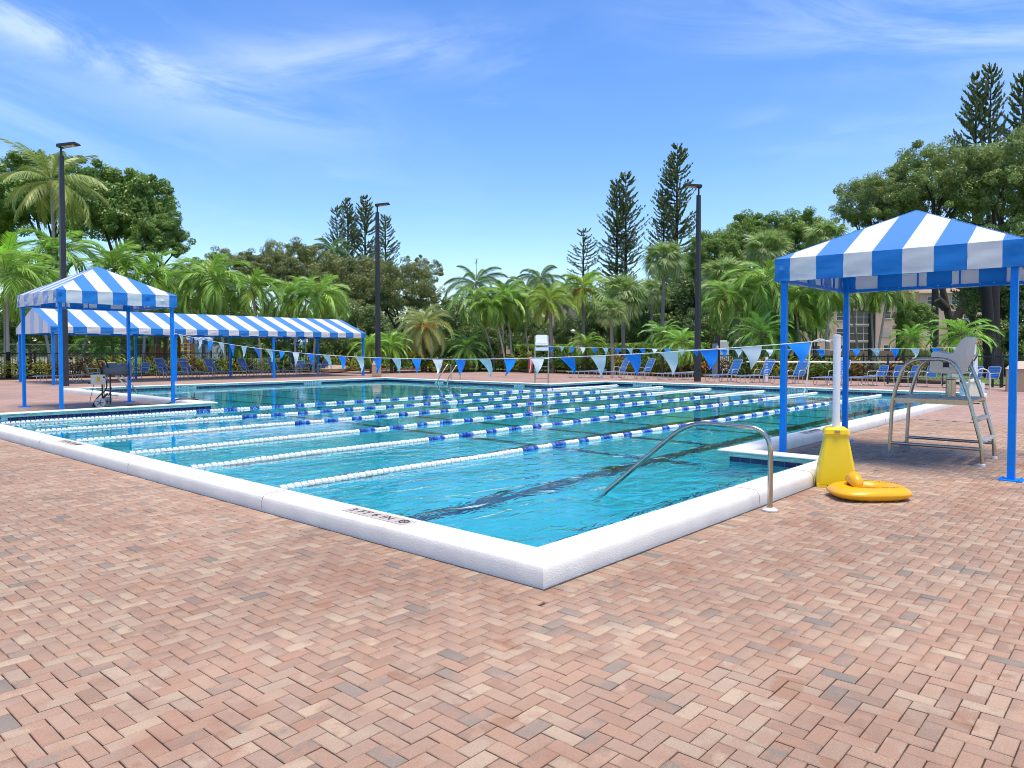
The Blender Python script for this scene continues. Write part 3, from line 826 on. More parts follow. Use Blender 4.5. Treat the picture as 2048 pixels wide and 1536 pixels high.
def hip_canopy(name, label, x0, x1, y0, y1, zb, zt, zp, over=0.1, group=None):
    """square striped canopy on four posts; zb/zt bottom and top of the valance, zp the peak"""
    cx_, cy_ = (x0 + x1) / 2, (y0 + y1) / 2
    t = thing(name, label, 'canopy', (cx_, cy_, 0), 0, group)
    hx, hy = (x1 - x0) / 2, (y1 - y0) / 2
    ex, ey = hx + over, hy + over
    for sx in (-1, 1):
        for sy in (-1, 1):
            p = MB().box((sx * hx, sy * hy, zt / 2 - 0.02), (0.075, 0.075, zt - 0.04)).build('post', M_post, t)
            pb = MB().box((sx * hx, sy * hy, 0.006), (0.24, 0.24, 0.012))
            for a in (-1, 1):
                for c in (-1, 1): pb.lathe([(0.012, 0.012), (0.012, 0.022), (0.006, 0.026)], 6, Matrix.Translation((sx * hx + a * 0.09, sy * hy + c * 0.09, 0)))
            pb.build('base_plate', M_post, p)
    # frame: lower and upper ring, short struts, hip rafters
    for z, r in ((zb + 0.03, 0.025), (zt - 0.03, 0.02)):
        b = MB()
        qx, qy = ex - 0.05, ey - 0.05
        for a, c in (((-qx, -qy), (qx, -qy)), ((qx, -qy), (qx, qy)), ((qx, qy), (-qx, qy)), ((-qx, qy), (-qx, -qy))):
            b.tube([(a[0], a[1], z), (c[0], c[1], z)], r, 8)
        b.build('frame_rail', M_post, t, smooth=40)
    b = MB()
    for k in (-0.6, -0.2, 0.2, 0.6):
        for s_ in (-1, 1):
            b.tube([(k * ex, s_ * (ey - 0.05), zb + 0.03), (k * ex, s_ * (ey - 0.05), zt - 0.03)], 0.014, 6)
            b.tube([(s_ * (ex - 0.05), k * ey, zb + 0.03), (s_ * (ex - 0.05), k * ey, zt - 0.03)], 0.014, 6)
    b.build('frame_strut', M_post, t)
    for sx in (-1, 1):
        for sy in (-1, 1):
            MB().tube([(sx * (ex - 0.05), sy * (ey - 0.05), zt - 0.03), (0, 0, zp - 0.04)], 0.02, 6).build('rafter', M_post, t)
    # lacing
    b = MB()
    for s_ in (-1, 1):
        for ax in (0, 1):
            E = (ex if ax == 0 else ey) - 0.06; O = (ey if ax == 0 else ex)
            k = int(2 * E / 0.09)
            pts = []
            for i in range(k + 1):
                u = -E + 2 * E * i / k
                off, z = (O - 0.012, zb + 0.012) if i % 2 == 0 else (O - 0.075, zb + 0.05)
                pts.append((u, s_ * off, z) if ax == 0 else (s_ * off, u, z))
            b.tube(pts, 0.0035, 3)
    b.build('lacing_cord', M_cord, t)
    # fabric: nine sewn strips a side, each strip a panel with its flap of valance
    for face in range(4):
        R = Matrix.Rotation(face * pi / 2, 3, 'Z')
        Lh, dp = (ex, ey) if face % 2 == 0 else (ey, ex)          # half eave length, distance of the eave from the centre
        edges = strip_edges(2 * Lh, 9)
        for i in range(9):
            s0, s1 = edges[i], edges[i + 1]
            h = lambda s: 1 - abs(s) / Lh
            P = lambda s, hh: R @ Vector((s, -dp * (1 - hh), zt + (zp - zt) * hh))
            pl = [P(s0, 0), P(s1, 0)]
            if h(s1) > 1e-4: pl.append(P(s1, h(s1)))
            if s0 < 0 < s1: pl.append(P(0, 1))
            if h(s0) > 1e-4: pl.append(P(s0, h(s0)))
            fl = (P(s0, 0), P(s1, 0), R @ Vector((s1, -dp, zb)), R @ Vector((s0, -dp, zb)))
            panel('fabric_panel', t, pl, fl, R @ Vector((0, -1, 0)), i % 2 == 0, face * 20 + i)
    b = MB()
    for z in (0,):
        for sx in (-1, 1):
            for sy in (-1, 1): b.tube([(sx * ex, sy * ey, zt), (0, 0, zp)], 0.006, 5)
    b.build('hip_seam', M_fblue, t)
    return t
hip_canopy('striped_canopy', 'square blue and white striped canopy over the lifeguard stand', 10.2, 12.85, 1.33, 4.0, 2.46, 2.77, 3.47)
hip_canopy('striped_canopy', 'square blue and white striped canopy on the terrace over the hose reel cart', 6.03, 8.7, 19.93, 22.85, 2.66, 2.97, 3.75)

def long_canopy():
    x0, x1, y0, y1, zb, zt, zp = 10.75, 27.4, 36.5, 41.3, 2.29, 2.57, 3.46
    t = thing('long_striped_canopy', 'long gabled blue and white striped canopy over the loungers behind the pool', 'canopy', ((x0 + x1) / 2, (y0 + y1) / 2, 0))
    hx, hy = (x1 - x0) / 2, (y1 - y0) / 2; ex, ey = hx + 0.12, hy + 0.12
    for u in (-1, -0.36, 0.28, 1):
        for s_ in (-1, 1):
            p = MB().box((u * hx, s_ * hy, zt / 2 - 0.02), (0.10, 0.10, zt - 0.04)).build('post', M_post, t)
            MB().box((u * hx, s_ * hy, 0.006), (0.26, 0.26, 0.012)).build('base_plate', M_post, p)
    for s_ in (-1, 1):
        MB().tube([(-hx, s_ * ey * 0.98, zb + 0.03), (hx, s_ * ey * 0.98, zb + 0.03)], 0.03, 8).build('frame_rail', M_post, t)
        MB().tube([(s_ * ex * 0.99, -ey, zb + 0.03), (s_ * ex * 0.99, ey, zb + 0.03)], 0.03, 8).build('frame_rail', M_post, t)
    MB().tube([(-hx, 0, zp - 0.05), (hx, 0, zp - 0.05)], 0.03, 8).build('ridge_tube', M_post, t)
    for u in np.linspace(-1, 1, 7):
        for s_ in (-1, 1):
            MB().tube([(u * hx, s_ * hy, zt - 0.04), (u * hx, 0, zp - 0.05)], 0.022, 6).build('rafter', M_post, t)
    e = strip_edges(2 * ex, 31)
    for s_ in (-1, 1):
        for i in range(31):
            a, c = e[i], e[i + 1]
            pl = [(a, s_ * ey, zt), (c, s_ * ey, zt), (c, 0, zp), (a, 0, zp)]
            panel('fabric_panel', t, pl, ((a, s_ * ey, zt), (c, s_ * ey, zt), (c, s_ * ey, zb), (a, s_ * ey, zb)), (0, s_, 0), i % 2 == 0, i)
    e = strip_edges(2 * ey, 9)
    for s_ in (-1, 1):
        for i in range(9):
            a, c = e[i], e[i + 1]; h = lambda y: zt + (zp - zt) * (1 - abs(y) / ey)
            pl = [(s_ * ex, a, zb), (s_ * ex, c, zb), (s_ * ex, c, h(c))]
            if a < 0 < c: pl.append((s_ * ex, 0, zp))
            pl.append((s_ * ex, a, h(a)))
            panel('gable_panel', t, pl, None, None, i % 2 == 0, i)
long_canopy()

# ------------------------------------------------------------------ lamp posts
def lamp_post(x, y, h, head_ang, label):
    t = thing('lamp_post', label, 'lamp post', (x, y, 0), 0, 'tall lamp posts')
    b = MB(); w0, w1 = 0.185, 0.12
    vs = [(sx * w * 0.5, sy * w * 0.5, z) for (w, z) in ((w0 * 1.35, 0), (w0 * 1.3, 0.5), (w1 * 1.35, h - 0.45)) for sx, sy in ((-1, -1), (1, -1), (1, 1), (-1, 1))]
    fs = [(k + 4 * r, (k + 1) % 4 + 4 * r, (k + 1) % 4 + 4 * (r + 1), k + 4 * (r + 1)) for r in (0, 1) for k in range(4)] + [(8, 9, 10, 11)]
    b.add(vs, fs); b.build('pole', M_lamp, t)
    MB().tube([(0, 0, h - 0.45), (0, 0, h - 0.08)], 0.045, 8).build('tenon', M_lamp, t)
    c, s_ = cos(head_ang), sin(head_ang); R = Matrix.Rotation(head_ang, 3, 'Z')
    hd = MB()
    hd.extrude([R @ Vector((-0.12, -0.16, h - 0.10)), R @ Vector((0.75, -0.22, h + 0.02)), R @ Vector((0.70, -0.22, h + 0.09)), R @ Vector((-0.10, -0.16, h + 0.02))], R @ Vector((0, 0.40, 0)))
    ho = hd.build('lamp_head', M_lamp, t)
    MB().box(R @ Vector((0.35, 0.0, h - 0.052)), (0.5, 0.26, 0.02), R @ Matrix.Rotation(radians(-7.8), 3, 'Y')).build('lens', mat('lamp_lens', (0.55, 0.42, 0.30), 0.4), ho)
    MB().box((0, -0.132, 0.55), (0.08, 0.012, 0.16)).build('hand_hole_cover', M_lamp, t)
rt_ang = atan2(RT.y, RT.x)
lamp_post(10.78, 35.14, 10.2, rt_ang, 'tall dark lamp post between the left pavilion and the long striped canopy')
lamp_post(27.6, 35.3, 10.2, rt_ang, 'tall dark lamp post at the right end of the long striped canopy')
lamp_post(32.9, 17.15, 9.5, rt_ang + pi, 'tall dark lamp post among the loungers on the far right deck')

# ------------------------------------------------------------------ handrail, ladders
def rail_thing():
    t = thing('handrail', 'bent steel handrail from the brick deck down into the pool steps', 'handrail', (6.74, 2.76, 0))
    pts = [(0, 0, 0), (0, 0, 0.77), (-0.10, 0.80, 0.79), (-0.30, 1.66, 0.0), (-0.33, 1.80, -0.40)]
    pts = [pts[0]] + fillet([pts[0], pts[1], pts[2], pts[3]], 0.22, 9)[1:] + [Vector(pts[4])]
    MB().tube(pts, 0.0245, 14).build('rail', M_steel, t, smooth=60)
    MB().lathe([(0.075, 0.002), (0.075, 0.014), (0.05, 0.03), (0.03, 0.032)], 20).build('escutcheon', mat('white_escutcheon', (0.62, 0.58, 0.54), 0.5), t, smooth=40)
rail_thing()
def ladder(name, label, x, y, ang, wide):
    """two grab rails; local +X points over the water"""
    t = thing(name, label, 'ladder', (x, y, 0), ang, 'pool ladders')
    for s_ in (-1, 1):
        pts = fillet([(0, s_ * wide / 2, 0), (0, s_ * wide / 2, 0.86), (0.22, s_ * wide / 2, 0.86), (0.80, s_ * wide / 2, 0.22), (0.80, s_ * wide / 2, -1.1)], 0.2, 7)
        MB().tube(pts, 0.024, 10).build('grab_rail', M_steel, t, smooth=60)
        MB().tube([(0.02, s_ * wide / 2, 0.10), (0.80, s_ * wide / 2, 0.10)], 0.02, 8).build('brace', M_steel, t, smooth=60)
        MB().lathe([(0.06, 0), (0.06, 0.012), (0.03, 0.03)], 12, Matrix.Translation((0, s_ * wide / 2, 0))).build('escutcheon', M_steel, t)
    for z in (-0.25, -0.55, -0.85):
        MB().box((0.80, 0, z), (0.09, wide, 0.03)).build('tread', M_white, t)
ladder('pool_ladder', 'pair of steel ladder rails on the terrace edge beside the reel cart', 8.82, 24.9, 0, 0.52)
ladder('pool_ladder', 'steel pool ladder on the far wall in front of the crotons', 24.0, 24.9, pi, 0.62)

# ------------------------------------------------------------------ lifeguard stands
def big_stand():
    t = thing('lifeguard_stand', 'low steel lifeguard stand with grey seat under the right canopy', 'lifeguard stand', (11.62, 2.33, 0), 0)
    hw = 0.45
    for s_ in (-1, 1):
        x = s_ * hw
        pts = fillet([(x, 0.55, 0.10), (x, 0.52, 0.85), (x, 0.36, 1.38), (x, -0.22, 1.40), (x, -0.38, 0.95), (x, -0.55, 0.26), (x, -0.56, 0.0)], 0.20, 7)
        MB().tube(pts, 0.0255, 12).build('side_frame', M_steel, t, smooth=60)
        w = MB().lathe([(0.02, -0.022), (0.07, -0.022), (0.075, -0.012), (0.075, 0.012), (0.07, 0.022), (0.02, 0.022)], 18, Matrix.Translation((x - 0.05 * s_ * 0, 0.57, 0.076)) @ Matrix.Rotation(radians(90), 4, 'Y'))
        w.build('wheel', mat('grey_wheel', (0.28, 0.27, 0.26), 0.6), t, smooth=40)
        MB().lathe([(0.036, 0.0), (0.036, 0.03), (0.031, 0.035)], 12, Matrix.Translation((x, -0.56, 0))).build('foot_cap', M_white, t)
        MB().tube([(x, 0.535, 0.22), (x, -0.54, 0.22)], 0.022, 8).build('lower_rail', M_steel, t, smooth=60)
    for z, y in ((0.30, -0.535), (0.58, -0.47)):
        MB().tube([(-hw, y, z), (hw, y, z)], 0.022, 8).build('rung', M_steel, t, smooth=60)
        MB().box((0, y, z + 0.022), (0.80, 0.10, 0.022)).build('step', M_greyp, t)
    MB().box((0, 0.05, 0.835), (0.94, 0.98, 0.03)).box((-hw + 0.02, 0.05, 0.81), (0.03, 0.98, 0.05)).box((hw - 0.02, 0.05, 0.81), (0.03, 0.98, 0.05)).build('platform', M_steel, t)
    for k in range(7):
        MB().box((0, -0.36 + k * 0.135, 0.854), (0.88, 0.118, 0.012)).build('deck_board', mat('grey_decking', (0.45, 0.40, 0.34), 0.7), t)
    MB().lathe([(0.13, 0.862), (0.13, 0.872), (0.062, 0.88), (0.062, 1.10), (0.10, 1.115), (0.10, 1.13)], 14, Matrix.Translation((0.05, -0.09, 0))).build('pedestal', M_steel, t, smooth=40)
    # moulded seat: side profile (y towards the pool) with rounded shell
    prof_ = fillet([(0.13, 1.20), (0.10, 1.51), (-0.04, 1.475), (-0.17, 1.45), (-0.29, 1.69), (-0.35, 1.69), (-0.32, 1.40), (-0.22, 1.18)], 0.06, 5)
    prof_ = [(p[0], p[1]) for p in [(q.x, q.y) for q in [Vector((a[0], a[1], 0)) for a in prof_]]]
    b = MB(); n = len(prof_); vs = []; fs = []
    secs = [(-0.27, 0.90), (-0.26, 0.97), (-0.20, 1.0), (0.20, 1.0), (0.26, 0.97), (0.27, 0.90)]
    for (x, k) in secs:
        for (y, z) in prof_: vs.append((0.05 + x, y * k, 1.40 + (z - 1.40) * k))
    for i in range(len(secs) - 1):
        for j in range(n): fs.append((i * n + j, i * n + (j + 1) % n, (i + 1) * n + (j + 1) % n, (i + 1) * n + j))
    fs += [tuple(range(n))[::-1], tuple(range((len(secs) - 1) * n, len(secs) * n))]
    b.add(vs, fs)
    seat = b.build('seat', M_greyp, t, smooth=45)
    for s_ in (-1, 1):
        q = MB()
        cx_ = 0.05 + s_ * 0.262
        for a, c in (((-0.03, 1.26), (-0.03, 1.36)), ((-0.03, 1.36), (-0.13, 1.36)), ((-0.13, 1.36), (-0.14, 1.26)), ((-0.14, 1.26), (-0.03, 1.26))):
            q.bar((cx_, a[0], a[1]), (cx_, c[0], c[1]), 0.03, 0.03)
        q.build('handle_frame', M_greyp, seat)
        MB().box((cx_ + s_ * 0.003, -0.083, 1.31), (0.012, 0.085, 0.085)).build('handle_hole', M_dark, seat)
    MB().tube(fillet([(0.32, -0.22, 1.36), (0.36, -0.36, 1.46), (0.42, -0.30, 1.36)], 0.05), 0.012, 6).build('seat_bracket', M_steel, t)
big_stand()

def tall_stand():
    t = thing('tall_lifeguard_chair', 'tall steel lifeguard chair with white seat at the far pool corner', 'lifeguard chair', (24.45, 20.05, 0), radians(40))
    hw = 0.29
    for s_ in (-1, 1):
        MB().tube([(0.0, s_ * hw, 0), (0.10, s_ * hw, 1.62)], 0.030, 10).build('front_leg', M_brown_steel, t, smooth=50)
        MB().tube([(0.75, s_ * hw, 0), (0.48, s_ * hw, 1.62), (0.52, s_ * hw, 2.16)], 0.030, 10).build('back_leg', M_brown_steel, t, smooth=50)
        MB().tube(fillet([(0.10, s_ * hw, 1.60), (0.10, s_ * hw, 1.85), (0.50, s_ * hw, 1.87)], 0.08), 0.022, 8).build('arm', M_brown_steel, t, smooth=50)
    for z in (0.32, 0.82): MB().tube([(0.02 + z * .06, -hw, z), (0.02 + z * .06, hw, z)], 0.02, 8).build('rung', M_brown_steel, t, smooth=50)
    MB().box((-0.04, 0, 1.18), (0.30, 0.64, 0.05)).build('foot_rest', M_white, t)
    MB().box((0.26, 0, 1.62), (0.46, 0.56, 0.06)).box((0.04, 0, 1.58), (0.05, 0.56, 0.14)).build('seat', M_white, t)
    b = MB(); b.extrude(fillet([(0.46, -0.27, 1.74), (0.56, -0.27, 2.2), (0.56, 0.27, 2.2), (0.46, 0.27, 1.74)], 0.09), (0.04, 0, 0))
    b.box((0.445, 0, 1.92), (0.02, 0.40, 0.05), Matrix.Rotation(radians(12), 3, 'Y'))
    b.build('backrest', M_white, t, smooth=40)
tall_stand()
def rescue_tube():
    t = thing('rescue_tube', 'red rescue tube hanging on the tall lifeguard chair', 'rescue tube', W(1060, 31.0, 0.55))
    MB().tube([(0, 0, 0.0), (0.02, 0.02, 0.1), (0.05, 0.0, 0.5), (0.03, 0, 0.62), (0.0, 0, 0.68)], [0.03, 0.09, 0.11, 0.08, 0.03], 10).build('foam_tube', M_red, t, smooth=60)
    MB().tube([(-0.09, -0.06, 0.05), (-0.06, -0.10, 0.4), (0.0, -0.05, 0.7)], 0.018, 6).build('strap', M_white, t)
rescue_tube()

# ------------------------------------------------------------------ flag stands and pennant lines
def stand_base(t, m, k=1.0):
    """hollow-legged moulded pedestal, wide at the foot"""
    b = MB(); secs = [(0.205, 0.175, 0.0), (0.205, 0.175, 0.05), (0.115, 0.10, 0.545), (0.135, 0.12, 0.555), (0.125, 0.112, 0.60), (0.09, 0.08, 0.625)]
    def ring(a, c, z, ch=0.22): 
        u, v = a * ch, c * ch
        return [Vector((k * q[0], k * q[1], k * z)) for q in ((-a + u, -c), (a - u, -c), (a, -c + v), (a, c - v), (a - u, c), (-a + u, c), (-a, c - v), (-a, -c + v))]
    secs2 = [(a, c, z + 0.03) for a, c, z in secs]
    vs = [p for (a, c, z) in secs2 for p in ring(a, c, z, 0.16)]
    fs = [(i * 8 + j, i * 8 + (j + 1) % 8, (i + 1) * 8 + (j + 1) % 8, (i + 1) * 8 + j) for i in range(len(secs) - 1) for j in range(8)]
    fs += [tuple(range(8))[::-1], tuple(range(40, 48))]
    b.add(vs, fs)
    for sx in (-1, 1):
        for sy in (-1, 1): b.box((k * sx * 0.155, k * sy * 0.13, k * 0.02), (k * 0.10, k * 0.09, k * 0.04))
    b.build('pedestal', m, t, smooth=25)
    MB().box((0, -0.128 * k, 0.612 * k), (0.055 * k, 0.012, 0.03 * k)).lathe([(0.008, 0), (0.008, 0.012)], 8, Matrix.Translation((0, -0.136 * k, 0.612 * k)) @ Matrix.Rotation(radians(90), 4, 'X')).build('plug', M_tan, t)
    MB().tube([(0, 0, 0.60 * k), (0, 0, 1.66)], 0.039, 14).build('pole', M_white, t, smooth=60)
    MB().lathe([(0.041, 1.655), (0.041, 1.675), (0.02, 1.68)], 14).build('pole_cap', M_white, t, smooth=40)
t = thing('flag_stand', 'yellow pedestal with white flag pole on the deck at the near pool corner', 'flag stand', (8.50, 2.74, 0), radians(-66))
stand_base(t, M_yellow)
t = thing('flag_stand', 'cream pedestal with white flag pole at the far end of the deck', 'flag stand', (24.4, 4.1, 0), radians(-66))
stand_base(t, M_cream, 1.05)

def pennant_line(label, A, B, sag, n, first_blue, wind, skip_end):
    A, B = Vector(A), Vector(B); t = thing('pennant_line', label, 'pennant line', A, 0)
    D = B - A; L = D.length
    P = lambda u: D * u - Vector((0, 0, sag * 4 * u * (1 - u)))
    MB().tube([P(i / 60) for i in range(61)], 0.006, 5).build('line', M_cord, t)
    dirn = D.normalized(); rd = random.Random(3)
    for i in range(n):
        u = (i + 0.7) / (n + 0.4); w = 0.135; ln = 0.285 * rd.uniform(0.85, 1.05)
        a = P(u - w / L); c = P(u + w / L)
        mid = (a + c) / 2
        sk = wind * rd.uniform(0.1, 1.6); gust = rd.random() < 0.16
        if gust: ln *= 0.62; sk *= 2.2
        tip = mid + Vector((0, 0, -ln)) + dirn * sk + Vector((rd.uniform(-.10, .06), 0, 0))
        k = 5; vs = []; side = Vector((1, 0, 0))
        for r_ in range(k + 1):
            v = r_ / k
            for s_ in (0, 0.5, 1):
                p = a.lerp(c, s_).lerp(tip, v)
                p = p + side * (0.045 * sin(v * 3.0 + i) * (1 if s_ == 0.5 else 0.2) * v ** 0.5) + dirn * (0.03 * sin(v * pi))
                vs.append(p)
        fs = []
        for r_ in range(k):
            for s_ in range(2):
                q = r_ * 3 + s_
                fs.append((q, q + 1, q + 4, q + 3))
        b = MB().add(vs, fs)
        b.build('pennant', M_penb if (i % 2 == 0) == first_blue else M_penw, t, smooth=60)
    return t
pennant_line('near line of blue and white pennants from the left pavilion to the yellow stand', (8.72, 19.85, 1.97), (8.50, 2.78, 1.62), 0.42, 30, False, 0.07, 0)
pennant_line('far line of blue and white pennants from the tall lifeguard chair to the cream stand', (24.2, 19.75, 1.70), (24.38, 4.15, 1.60), 0.10, 28, True, 0.03, 0)
t = thing('loose_cord', 'loose white cord hanging from the top of the yellow stand pole', 'cord', (8.46, 2.80, 1.60))
MB().tube([(0, 0, 0), (-0.05, 0.10, 0.03), (-0.09, 0.17, 0.0), (-0.10, 0.19, -0.12), (-0.10, 0.20, -0.30), (-0.11, 0.22, -0.5), (-0.14, 0.25, -0.62)], 0.008, 6).build('cord', M_cord, t)

# ------------------------------------------------------------------ baby float ring
def ring_float():
    t = thing('swim_ring', 'yellow inflatable baby float lying beside the yellow pedestal', 'swim ring', (8.02, 2.26, 0.0), radians(-48))
    # local +x to the right of the view
    def outline(k, hole):
        out = []
        n = 48
        for i in range(n):
            a = 2 * pi * i / n
            if hole: r = 0.145
            else:
                c, s_ = cos(a), sin(a); e = 3.2
                r = 1.0 / ((abs(c) / 0.40) ** e + (abs(s_) / 0.30) ** e) ** (1 / e)
                r *= 1.0 + 0.10 * c * s_
            out.append((r * cos(a) + (0.03 if hole else 0), r * sin(a) + (0.03 if hole else 0)))
        return out
    O, I = outline(1, False), outline(1, True); n = 48; m_ = 20; vs = []
    for i in range(n):
        for j in range(m_):
            th = 2 * pi * j / m_
            u = 0.5 - 0.5 * cos(th)                       # 0 outer .. 1 inner
            wdt = hypot(O[i][0] - I[i][0], O[i][1] - I[i][1])
            x = O[i][0] * (1 - u) + I[i][0] * u; y = O[i][1] * (1 - u) + I[i][1] * u
            crease = 0.004 * sin(i * 3.1) * (1 - u)
            z = 0.068 + (0.066 + crease) * sin(th) * (0.75 + 0.25 * sin(pi * u))
            vs.append((x, y, z))
    fs = [(i * m_ + j, ((i + 1) % n) * m_ + j, ((i + 1) % n) * m_ + (j + 1) % m_, i * m_ + (j + 1) % m_) for i in range(n) for j in range(m_)]
    MB().add(vs, fs).build('inflated_body', M_orange, t, smooth=80)
    b = MB()
    b.tube([(-0.17, -0.13, 0.11), (-0.165, -0.10, 0.17), (-0.15, 0.0, 0.20), (-0.13, 0.10, 0.17), (-0.12, 0.13, 0.11)], [0.03, 0.062, 0.072, 0.062, 0.03], 14)
    b.build('backrest', M_orange, t, smooth=80)
    for txt, x, y, rz_ in (('BABY FLOAT', 0.13, -0.19, 0.0), ('WARNING', 0.10, 0.235, 0.0), ('USE WITH CARE', 0.245, 0.12, -0.7)):
        me = text_mesh(txt, 0.026, 0.0006); me.materials.append(M_ink)
        link('lettering', me, t, (x, y, 0.1365), (0, 0, rz_))
    b = MB().tube([(0.02, 0, 0.012), (0.03, 0.02, 0.011), (0.06, 0.01, 0.012)], 0.10, 8)
ring_float()

# ------------------------------------------------------------------ small things on the decks
def reel_cart():
    t = thing('hose_reel_cart', 'pool cleaner cart with grey cable reel and control box on the left terrace', 'cleaner cart', (7.55, 21.15, 0), radians(-20))
    MB().lathe([(0.145, -0.30), (0.145, 0.30)], 18, Matrix.Translation((0.16, 0.1, 0.98)) @ Matrix.Rotation(radians(90), 4, 'Y')).build('cable_drum', mat('grey_cable', (0.17, 0.18, 0.20), 0.45, var=0.2, scale=3, bump=0.7, bscale=40, stretch=(60, 1, 1)), t, smooth=40)
    for s_ in (-1, 1):
        MB().lathe([(0.02, -0.014), (0.25, -0.014), (0.25, 0.014), (0.02, 0.014)], 22, Matrix.Translation((0.16 + s_ * 0.31, 0.1, 0.96)) @ Matrix.Rotation(radians(90), 4, 'Y')).build('reel_flange', M_black, t, smooth=40)
    for x in (-0.17, 0.02):
        MB().tube(fillet([(x, 0.0, 0.06), (x, 0.02, 0.95), (x - 0.12, -0.1, 1.28)], 0.15), 0.018, 8).build('upright', M_black, t, smooth=50)
    MB().tube([(-0.29, -0.1, 1.28), (-0.10, -0.1, 1.28)], 0.018, 8).build('push_handle', M_black, t)
    MB().tube([(0.0, 0.0, 0.9), (0.16, 0.1, 0.98)], 0.02, 8).build('reel_axle', M_black, t)
    MB().bar((-0.36, 0.05, 0.02), (-0.05, -0.04, 0.36), 0.14, 0.03).build('nose_plate', M_black, t)
    MB().bar((-0.02, 0.0, 0.30), (0.05, 0.0, 0.52), 0.10, 0.02).build('gusset', M_black, t)
    for y in (-0.20, 0.20):
        R = Matrix.Translation((-0.14 + y * 0.4, y, 0.13)) @ Matrix.Rotation(radians(90), 4, 'X')
        w = MB().lathe([(0.06, -0.025), (0.125, -0.025), (0.13, -0.012), (0.13, 0.012), (0.125, 0.025), (0.06, 0.025)], 20, R)
        wo_ = w.build('wheel', M_greyp, t, smooth=40)
        b = MB()
        for k in range(5):
            a = k * 2 * pi / 5
            b.bar(R @ Vector((0, 0, 0.03)), R @ Vector((0.085 * cos(a), 0.085 * sin(a), 0.03)), 0.022, 0.012)
        b.build('spoke', M_black, wo_)
    bx = MB().box((-0.26, -0.07, 0.74), (0.34, 0.18, 0.26)).build('control_box', mat('ivory_box', (0.68, 0.64, 0.50), 0.45), t)
    MB().box((-0.25, -0.163, 0.75), (0.13, 0.006, 0.17)).build('label_plate', mat('pale_label', (0.72, 0.62, 0.36), 0.5), bx)
    MB().box((-0.25, -0.168, 0.75), (0.07, 0.005, 0.12)).build('orange_sticker', mat('orange_sticker', (0.85, 0.38, 0.02), 0.5), bx)
    MB().box((-0.125, -0.165, 0.80), (0.04, 0.012, 0.05)).build('socket', M_dark, bx)
    MB().box((-0.115, -0.165, 0.70), (0.06, 0.02, 0.06)).build('plug_box', M_greyp, bx)
    MB().tube([(-0.40, -0.10, 0.65), (-0.50, -0.10, 0.65)], 0.018, 6).build('knob', M_dark, bx)
    MB().tube(fillet([(-0.06, -0.10, 0.70), (-0.06, -0.10, 0.48), (-0.30, -0.10, 0.25), (-0.40, 0, 0.03)], 0.15), 0.017, 6).build('power_cable', M_dark, t, smooth=60)
    MB().tube([(-0.36, -0.12, 0.62), (-0.42, -0.12, 0.35), (-0.46, -0.1, 0.15)], 0.007, 5).build('thin_cable', M_dark, t)
reel_cart()
t = thing('hose', 'black cable running along the terrace and over the coping', 'hose', (7.9, 20.9, 0.0))
pts = fillet([(0, 0, 0.03), (0.5, -0.2, 0.025), (0.95, -0.35, 0.03), (1.05, -0.55, 0.17), (1.25, -0.75, 0.18), (1.55, -0.9, 0.165), (1.75, -1.0, -0.1)], 0.25, 6)
MB().tube(pts, 0.018, 8).build('cable', M_dark, t, smooth=60)

t = thing('trash_bin', 'square tan trash bin with domed lid by the middle lamp post', 'trash bin', (26.75, 34.35, 0), radians(-40))
b = MB().box((0, 0, 0.36), (0.52, 0.52, 0.68)); b.build('bin_body', M_tan, t)
for s_ in (-1, 0, 1):
    MB().box((s_ * 0.15, -0.264, 0.36), (0.12, 0.012, 0.58)).build('panel', M_tan, t)
    MB().box((-0.264, s_ * 0.15, 0.36), (0.012, 0.12, 0.58)).build('panel', M_tan, t)
b = MB().add([(-.27, -.27, .70), (.27, -.27, .70), (.27, .27, .70), (-.27, .27, .70), (-.16, -.16, .92), (.16, -.16, .92), (.16, .16, .92), (-.16, .16, .92)],
             [(0, 1, 5, 4), (1, 2, 6, 5), (2, 3, 7, 6), (3, 0, 4, 7), (4, 5, 6, 7), (3, 2, 1, 0)]); b.build('lid', M_tan, t)
MB().box((-0.235, 0, 0.80), (0.02, 0.24, 0.10), Matrix.Rotation(radians(25), 3, 'Y')).build('opening', M_dark, t)

t = thing('bin_enclosure', 'tan storage box standing at the right edge of the deck behind the blue post', 'storage box', (32.9, 4.05, 0), radians(10))
MB().box((0, 0, 0.42), (0.9, 0.9, 0.84)).build('box_body', M_tan, t)
MB().add([(-.48, -.48, .84), (.48, -.48, .84), (.48, .48, .84), (-.48, .48, .84), (-.2, -.2, 1.12), (.2, -.2, 1.12), (.2, .2, 1.12), (-.2, .2, 1.12)],
         [(0, 1, 5, 4), (1, 2, 6, 5), (2, 3, 7, 6), (3, 0, 4, 7), (4, 5, 6, 7), (3, 2, 1, 0)]).build('box_lid', mat('pale_lid', (0.55, 0.40, 0.30), 0.6), t)

